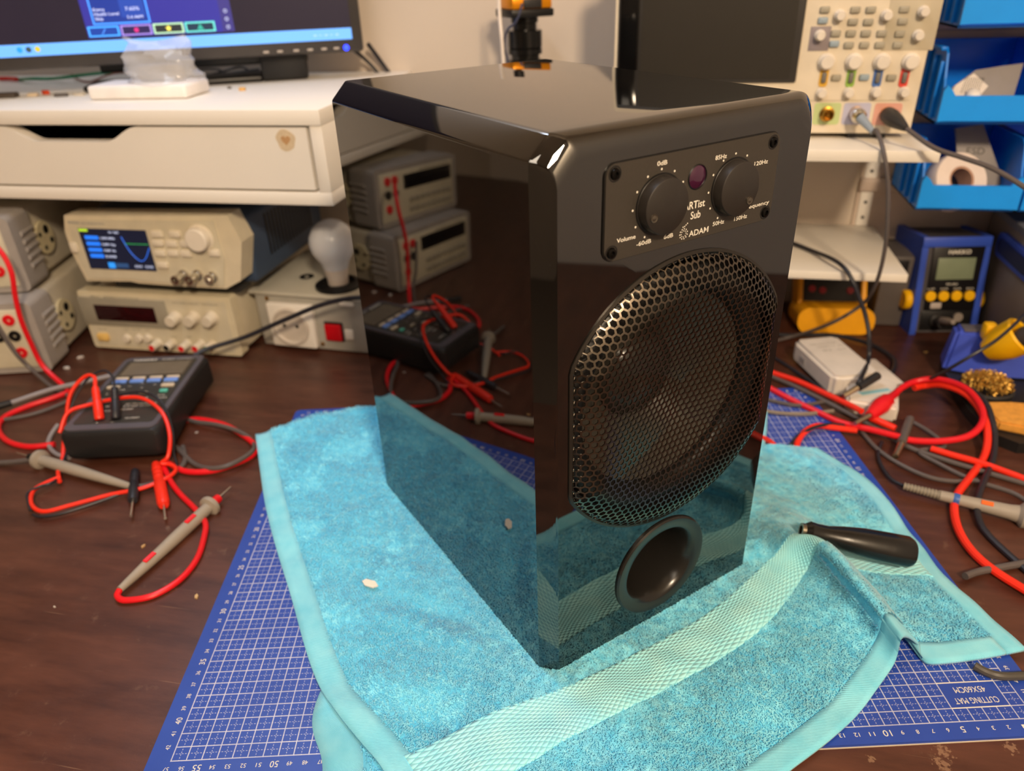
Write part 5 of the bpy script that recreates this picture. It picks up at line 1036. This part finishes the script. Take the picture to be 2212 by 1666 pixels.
# brass wool: curled shavings
bm = NB(); r_ = random.Random(4)
for k in range(420):
    a = r_.uniform(0, 6.283); rr = .0225 * math.sqrt(r_.random()); c = Vector((-.002 + rr * math.cos(a) * 1.1, .004 + rr * math.sin(a) * 1.0, .022 + .014 * (1 - (rr / .026) ** 2) + r_.uniform(-.004, .003)))
    ax = Vector((r_.uniform(-1, 1), r_.uniform(-1, 1), r_.uniform(-.3, 1))).normalized(); u = ax.orthogonal().normalized(); v = ax.cross(u); R = r_.uniform(.0014, .0030); ph_ = r_.uniform(0, 6)
    pts = [c + u * R * math.cos(ph_ + t) + v * R * math.sin(ph_ + t) + ax * t * .0006 for t in np.linspace(0, 5.2, 8)]
    for p_, q_ in zip(pts, pts[1:]):
        wv = ax * .00055; vs = [bm.verts.new(x) for x in (p_ - wv, q_ - wv, q_ + wv, p_ + wv)]; bm.faces.new(vs)
wool = obj('brass_wool', bm, mat('brass_shavings', 'dcae52', .42, .7), ih, smooth=0); wool['kind'] = 'stuff'; wool['label'] = 'curled brass cleaning wool'
bm = NB(); lathe(bm, [(.024, .012), (.027, .014), (.0285, .024), (.026, .026), (.024, .020), (0, .016)], 36, T(-.002, .004, -.002)); obj('wool_cup', bm, mat('cup_black', '262422', .5), ih)
bm = NB(); prism(bm, [(-.022, -.032), (.012, -.029), (.058, -.029), (.052, -.070), (.012, -.080), (-.014, -.072)], .012, .0225, plane='XY'); bmesh.ops.bevel(bm, geom=list(bm.edges), offset=.002, segments=2, affect='EDGES'); obj('sponge', bm, mat('orange_sponge', 'dd9a3e', .9, var=.12, scale=160, bump=.6, bscale=700), ih)
ir = thing('soldering_iron', 'dark soldering iron resting in the yellow cup', 'soldering iron', (.455, .397, .072))
M_, h = aim((.450, .400, .066), (.512, .378, .116)); bm = NB(); lathe(bm, [(0, 0), (.007, 0), (.0110, .010), (.0118, h * .6), (.009, h * .85), (.006, h), (0, h)], 20, M_); obj('grip', bm, mat('iron_grip', '3a3838', .5), ir, world=True)
bm = NB(); lathe(bm, [(.0128, h * .45), (.0128, h * .62), (.0120, h * .64)], 20, M_); obj('grip_band', bm, M_YEL, ir, world=True)
cable('cable', 'thin black iron cord crossing in front of the blue stand', [(0.5076,0.4582,0.1200),(0.4421,0.3789,0.1050),(0.4103,0.3480,0.0900),(0.3858,0.3368,0.0750),(0.3701,0.3421,0.0550),(0.3633,0.3649,0.0300),(0.3569,0.3892,0.0100)], .0018, M_CBLK)

# ------------------------------------------------------------------ white adapters
def slabx(bm, P, z0, z1, bev):
    prism(bm, P, z0, z1, plane='XY'); bmesh.ops.bevel(bm, geom=[e for e in bm.edges], offset=bev, segments=3, affect='EDGES'); return bm
ub = thing('usb_adapter', 'white adapter box with faint printing, right of the speaker', 'adapter', (.263, .405, 0))
ax = Vector((.2585 - .2275, .362 - .452, 0)).normalized(); ay = Vector((-ax.y, ax.x, 0))
def ubp(a, b): return (-.0355 + ax.x * a + ay.x * b, .047 + ax.y * a + ay.y * b)
bm = slabx(NB(), [ubp(.0, .006), ubp(.006, .0), ubp(.098, .0), ubp(.104, .008), ubp(.104, .050), ubp(.096, .058), ubp(.008, .058), ubp(.0, .050)], .002, .029, .004); obj('case', bm, mat('adapter_white', 'ddd4c8', .45), ub)
bm = slabx(NB(), [ubp(-.003, .016), ubp(.005, .016), ubp(.005, .044), ubp(-.003, .044)], .006, .024, .002); obj('end_tab', bm, mat('adapter_white', 'ddd4c8', .45), ub)
bm = NB(); ang = math.degrees(math.atan2(ay.y, ay.x))
for a, b, s, wd in ((.022, .012, 'USB ISOLATOR', .034), (.030, .018, 'MODEL 1.2', .022), (.030, .044, '5V', .008), (.040, .020, 'IN', .010), (.040, .038, 'OUT', .012)):
    x, y = ubp(a, b); text(bm, s, 0, wd, 0, .0034, T(x, y, .0291) @ RZ(ang) @ RX(-90))
obj('printed_lettering', bm, mat('faint_print', 'a89e92', .6), ub, smooth=0)
bm = NB(); x, y = ubp(.030, -.0002); box(bm, -.006, .006, -.0005, .002, .010, .018, .0004, 1, M=T(x, y, 0) @ RZ(math.degrees(math.atan2(ax.y, ax.x)))); obj('side_port', bm, M_GREYB, ub)
u2 = thing('white_box', 'small white box with a pale blue stripe beside the adapter', 'box', (.310, .352, 0))
bm = slabx(NB(), [(-.040, -.030), (.010, -.042), (.024, .018), (-.006, .048), (-.030, .030)], .001, .020, .003); obj('case', bm, mat('adapter_white', 'ddd4c8', .45), u2)
bm = NB(); prism(bm, [(-.026, -.012), (.008, .002), (.011, -.003), (-.022, -.018)], .0198, .0204, plane='XY'); obj('stripe', bm, mat('pale_blue_stripe', '8cc0cc', .5), u2, smooth=0)
u3 = obj('white_card', box(NB(), -.020, .020, -.032, .032, 0, .010, .002, 2), mat('adapter_white', 'ddd4c8', .45)); u3.matrix_world = T(.318, .412, .0) @ RZ(18); tag(u3, 'flat white block behind the small striped box', 'box')

# ------------------------------------------------------------------ leads on the right
cable('test_lead', 'bright red lead from behind the speaker to the red clip', [(0.1658,0.4340,0.0060),(0.1981,0.4037,0.0060),(0.2267,0.3759,0.0100),(0.2527,0.3419,0.0140),(0.2708,0.3169,0.0170),(0.2810,0.3004,0.0190)], .0033, M_ORED)
cable('test_lead', 'grey lead running beside the bright red one to the frame edge', [(0.1662,0.4360,0.0030),(0.1980,0.3986,0.0030),(0.2263,0.3673,0.0060),(0.2662,0.3236,0.0060),(0.2973,0.2911,0.0040),(0.3197,0.2631,0.0030),(0.3487,0.2441,0.0030),(0.3772,0.2293,0.0030),(0.4175,0.2100,0.0030)], .0025, M_CGRY)
rc = thing('test_lead', 'red lead with alligator clip making a loop at the right', 'test lead', (0.3061,0.3292,0.0120))
obj('cord', tube(NB(), [(0.1582,0.4019,0.0060),(0.1917,0.3648,0.0060),(0.2146,0.3388,0.0060),(0.2418,0.3132,0.0060),(0.2610,0.2941,0.0070),(0.2873,0.2809,0.0090),(0.3107,0.2718,0.0090),(0.3274,0.2701,0.0060),(0.3534,0.2670,0.0100),(0.3759,0.2675,0.0180),(0.3919,0.2841,0.0240),(0.3967,0.3043,0.0300),(0.3934,0.3298,0.0340),(0.3845,0.3479,0.0340),(0.3680,0.3645,0.0300),(0.3504,0.3675,0.0240),(0.3346,0.3561,0.0220),(0.3212,0.3400,0.0200)], .0034), M_RED, rc, world=True)
pa, pb_ = Vector((0.3244,0.3436,0.0200)), Vector((0.2874,0.2944,0.0180)); M_, h = aim(pa, pb_)
bm = NB(); lathe(bm, [(0, 0), (.0040, 0), (.0052, h * .25), (.0085, h * .35), (.0095, h * .6), (.0070, h * .85), (.0048, h), (0, h)], 14, M_); obj('clip_boot', bm, M_RED, rc, world=True)
bm = NB(); cyl(bm, pb_, (0.2706,0.2794,0.0160), .0032, .0022, 12); obj('clip_tip', bm, mat('clip_metal', 'b8a88c', .35, 1), rc, world=True)
bm = NB(); cyl(bm, (0.2908,0.3008,0.0120), (0.3126,0.2848,0.0100), .0042, .0036, 12); obj('side_plug', bm, M_ORED, rc, world=True)
cable('test_lead', 'orange-red lead sweeping down the right side off the frame', [(0.3487,0.3630,0.0180),(0.3626,0.3703,0.0180),(0.3750,0.3588,0.0260),(0.3890,0.3399,0.0290),(0.3965,0.3168,0.0270),(0.3980,0.2908,0.0220),(0.3952,0.2684,0.0120),(0.3866,0.2483,0.0040),(0.3637,0.2130,0.0040),(0.3443,0.1833,0.0050),(0.3354,0.1612,0.0040),(0.3306,0.1327,0.0040),(0.3327,0.1054,0.0040),(0.3425,0.0829,0.0040),(0.3624,0.0586,0.0040)], .0036, M_ORED)
cable('test_lead', 'black lead following the orange-red one down the right side', [(0.3733,0.3757,0.0200),(0.3915,0.3653,0.0260),(0.4007,0.3388,0.0300),(0.4042,0.3138,0.0300),(0.4046,0.2940,0.0240),(0.4046,0.2778,0.0140),(0.3956,0.2482,0.0050),(0.3763,0.2113,0.0050),(0.3591,0.1759,0.0060),(0.3521,0.1481,0.0040),(0.3551,0.1243,0.0030),(0.3712,0.0822,0.0030)], .0030, M_CBLK)
cable('test_lead', 'dark lead sagging towards the frame edge under the red loop', [(0.2805,0.2847,0.0030),(0.2896,0.2535,0.0030),(0.3048,0.2295,0.0030),(0.3264,0.2109,0.0030),(0.3483,0.2068,0.0030),(0.3703,0.2123,0.0030)], .0022, M_CGRY)
cable('test_lead', 'grey lead passing under the orange-red cord to the right edge', [(0.3339,0.3186,0.0030),(0.3505,0.2931,0.0030),(0.3570,0.2677,0.0030),(0.3297,0.2552,0.0030),(0.3436,0.2345,0.0030),(0.3602,0.2168,0.0030),(0.3762,0.2066,0.0030),(0.3966,0.1953,0.0030),(0.4075,0.1770,0.0030)], .0022, M_CGRY)
cable('test_lead', 'straight red lead at the right edge crossed by the black one', [(0.3409,0.2575,0.0060),(0.3593,0.2478,0.0060),(0.3794,0.2387,0.0060),(0.3951,0.2286,0.0060),(0.4192,0.2113,0.0060)], .0033, M_ORED)
pg = thing('banana_plug', 'grey banana plug with bare tip standing among the right-hand leads', 'plug', (0.3145,0.2671,0.0050))
bm = NB(); cyl(bm, (0.3312,0.3037,0.0120), (0.3130,0.2598,0.0080), .0042, .0046, 14); obj('sleeve', bm, M_CGRY, pg, world=True)
bm = NB(); cyl(bm, (0.3130,0.2598,0.0080), (0.3027,0.2378,0.0060), .0036, .0030, 14); obj('contact', bm, mat('clip_metal', 'b8a88c', .35, 1), pg, world=True)
cl = thing('clip', 'dark clip with bare tip lying on the white adapter', 'clip', (0.2856,0.3394,0.0300))
bm = NB(); cyl(bm, (0.3063,0.3600,0.0320), (0.2819,0.3326,0.0300), .0050, .0042, 12); obj('sleeve', bm, M_DARK, cl, world=True)
bm = NB(); cyl(bm, (0.2804,0.3324,0.0300), (0.2653,0.3223,0.0240), .0034, .0028, 12); obj('contact', bm, mat('clip_metal', 'b8a88c', .35, 1), cl, world=True)
gp2 = thing('test_probe', 'beige-grey oscilloscope probe with ribbed neck at the right edge', 'test probe', (0.3436,0.1675,0.0080))
p0, p1 = Vector((0.2981,0.1864,0.0070)), Vector((0.3273,0.1747,0.0080)); p2 = Vector((0.4050,0.1497,0.0090)); M_, h = aim(p0, p1)
bm = NB(); pr = [(0, 0), (.003, 0)]
for k in range(11): pr += [(.0036 + .0001 * k, h * (k + .1) / 11), (.0036 + .0001 * k, h * (k + .55) / 11), (.0029 + .0001 * k, h * (k + .6) / 11), (.0029 + .0001 * k, h * (k + .98) / 11)]
pr += [(.0045, h), (0, h)]; lathe(bm, pr, 14, M_); obj('ribbed_neck', bm, mat('probe_neck', '8b8272', .5), gp2, world=True)
M_, h = aim(p1, p2); bm = NB(); lathe(bm, [(0, -.001), (.0048, -.001), (.0052, h * .2), (.0054, h * .28), (.0062, h * .5), (.0068, h * .66), (.0080, h * .74), (.012, h * .78), (.012, h * .86), (0, h * .86)], 20, M_); obj('handle', bm, M_GPROBE, gp2, world=True)
bm = NB(); lathe(bm, [(.0052, h * .12), (.0055, h * .13), (.0055, h * .17), (.0052, h * .18)], 18, M_); obj('blue_ring', bm, mat('blue_ring', '3a62a8', .4), gp2, world=True)
up = M_.to_3x3().inverted() @ Vector((0, -.5, 1)); a_ = math.degrees(math.atan2(up.y, up.x)); bm = NB(); box(bm, .0052, .0066, -.0022, .0022, h * .38, h * .50, .0005, 1, M=M_ @ RZ(a_)); obj('orange_label', bm, mat('orange_label', 'e86a28', .5), gp2, world=True)
obj('cord', tube(NB(), [(0.2986,0.1878,0.0060),(0.2908,0.2004,0.0040),(0.2873,0.2221,0.0030),(0.2884,0.2433,0.0030),(0.2971,0.2675,0.0030)], .0018), M_CBLK, gp2, world=True)
# leads behind the speaker, over the far mat corner
cable('test_lead', 'red lead dipping behind the towel beside the speaker', [(0.1546,0.2646,0.0060),(0.1751,0.2540,0.0060),(0.1858,0.2376,0.0080),(0.1909,0.2249,0.0040)], .0030, M_ORED)
cable('test_lead', 'red lead arching over the mat behind the towel', [(0.2075,0.2357,0.0040),(0.2116,0.2522,0.0060),(0.2209,0.2692,0.0080),(0.2345,0.2822,0.0080),(0.2510,0.2825,0.0070),(0.2748,0.2835,0.0050)], .0032, M_ORED)
cable('test_lead', 'black lead arching beside the red one over the mat', [(0.2021,0.2434,0.0040),(0.2126,0.2590,0.0080),(0.2282,0.2735,0.0100),(0.2460,0.2835,0.0100),(0.2665,0.2900,0.0060),(0.2852,0.2884,0.0040)], .0018, M_CBLK)
cable('test_lead', 'dark lead lying flat on the far corner of the mat', [(0.1801,0.3393,0.0060),(0.2044,0.3291,0.0060),(0.2241,0.3267,0.0060),(0.2505,0.3387,0.0060)], .0022, M_CGRY)
cable('test_lead', 'tan-grey lead lying across the far mat grid', [(0.1776,0.3101,0.0060),(0.2019,0.3066,0.0060),(0.2291,0.3094,0.0060),(0.2577,0.3211,0.0050)], .0022, mat('tan_grey_cord', '857a6c', .4))
cable('cable', 'dark cord slipping out from under the towel corner at the right', [(0.3175,0.0708,0.0050),(0.3287,0.0785,0.0040),(0.3447,0.0854,0.0040),(0.3768,0.0983,0.0040)], .0030, M_CGRY)
cable('cable', 'olive-black cord crossing the cutting mat at the lower right', [(0.2948,-0.0242,0.0070),(0.3013,-0.0279,0.0060),(0.3110,-0.0298,0.0060),(0.3319,-0.0250,0.0050)], .0030, mat('olive_cord', '4b4740', .35))

# ------------------------------------------------------------------ microscope camera behind the speaker
mc = thing('microscope_head', 'orange and black camera head on a black column behind the speaker', 'microscope', (-.128, .575, 0))
bm = NB(); box(bm, -.026, .026, -.026, .026, .4015, .4145, .002, 2, M=RZ(33)); obj('orange_housing', bm, mat('orange_anodised', 'e8930c', .3, .5), mc)
bm = NB(); box(bm, -.012, .012, -.028, -.024, .4025, .4125, .001, 2, M=RZ(33)); obj('connector_slot', bm, M_DARK, mc)
bm = NB(); box(bm, -.028, .028, -.028, .028, .3925, .4015, .002, 2, M=RZ(33)); obj('black_plate', bm, M_BLK, mc)
bm = NB(); lathe(bm, [(.017, .3925), (.017, .386), (.015, .385), (.015, .378), (.0215, .377), (.0215, .358), (.020, .357), (.0215, .356), (.0215, .350), (.018, .349), (.018, .344), (.0215, .343), (.0215, .336), (.013, .335), (.013, .008), (.045, .008), (.045, 0), (0, 0)], 40); obj('lens_barrel', bm, mat('gloss_black_barrel', '121110', .18), mc)
bm = NB(); lathe(bm, [(0, .4145), (.004, .4145), (.004, .419), (.007, .419), (.007, .430), (0, .430)], 20, T(-.006, -.01, 0)); obj('top_knob', bm, M_BLK, mc)
cable('cable', 'white cable hanging down in front of the orange camera head', [(-0.1501,0.5350,0.4321), (-0.1509,0.5350,0.4127), (-0.1502,0.5330,0.3931), (-0.1482,0.5300,0.3706), (-0.1474,0.5300,0.3473), (-0.1467,0.5300,0.3342), (-0.1471,0.5300,0.3100)], .0022, mat('white_cord', 'e8dcd0', .4))
cable('cable', 'thin grey cable looping beside the black lens barrel', [(-0.1249,0.5450,0.4077), (-0.1280,0.5420,0.3970), (-0.1336,0.5400,0.3873), (-0.1418,0.5400,0.3814), (-0.1462,0.5400,0.3723), (-0.1472,0.5400,0.3594), (-0.1442,0.5400,0.3473), (-0.1443,0.5400,0.3303)], .0014, mat('slate_cord', '3a3d55', .4))
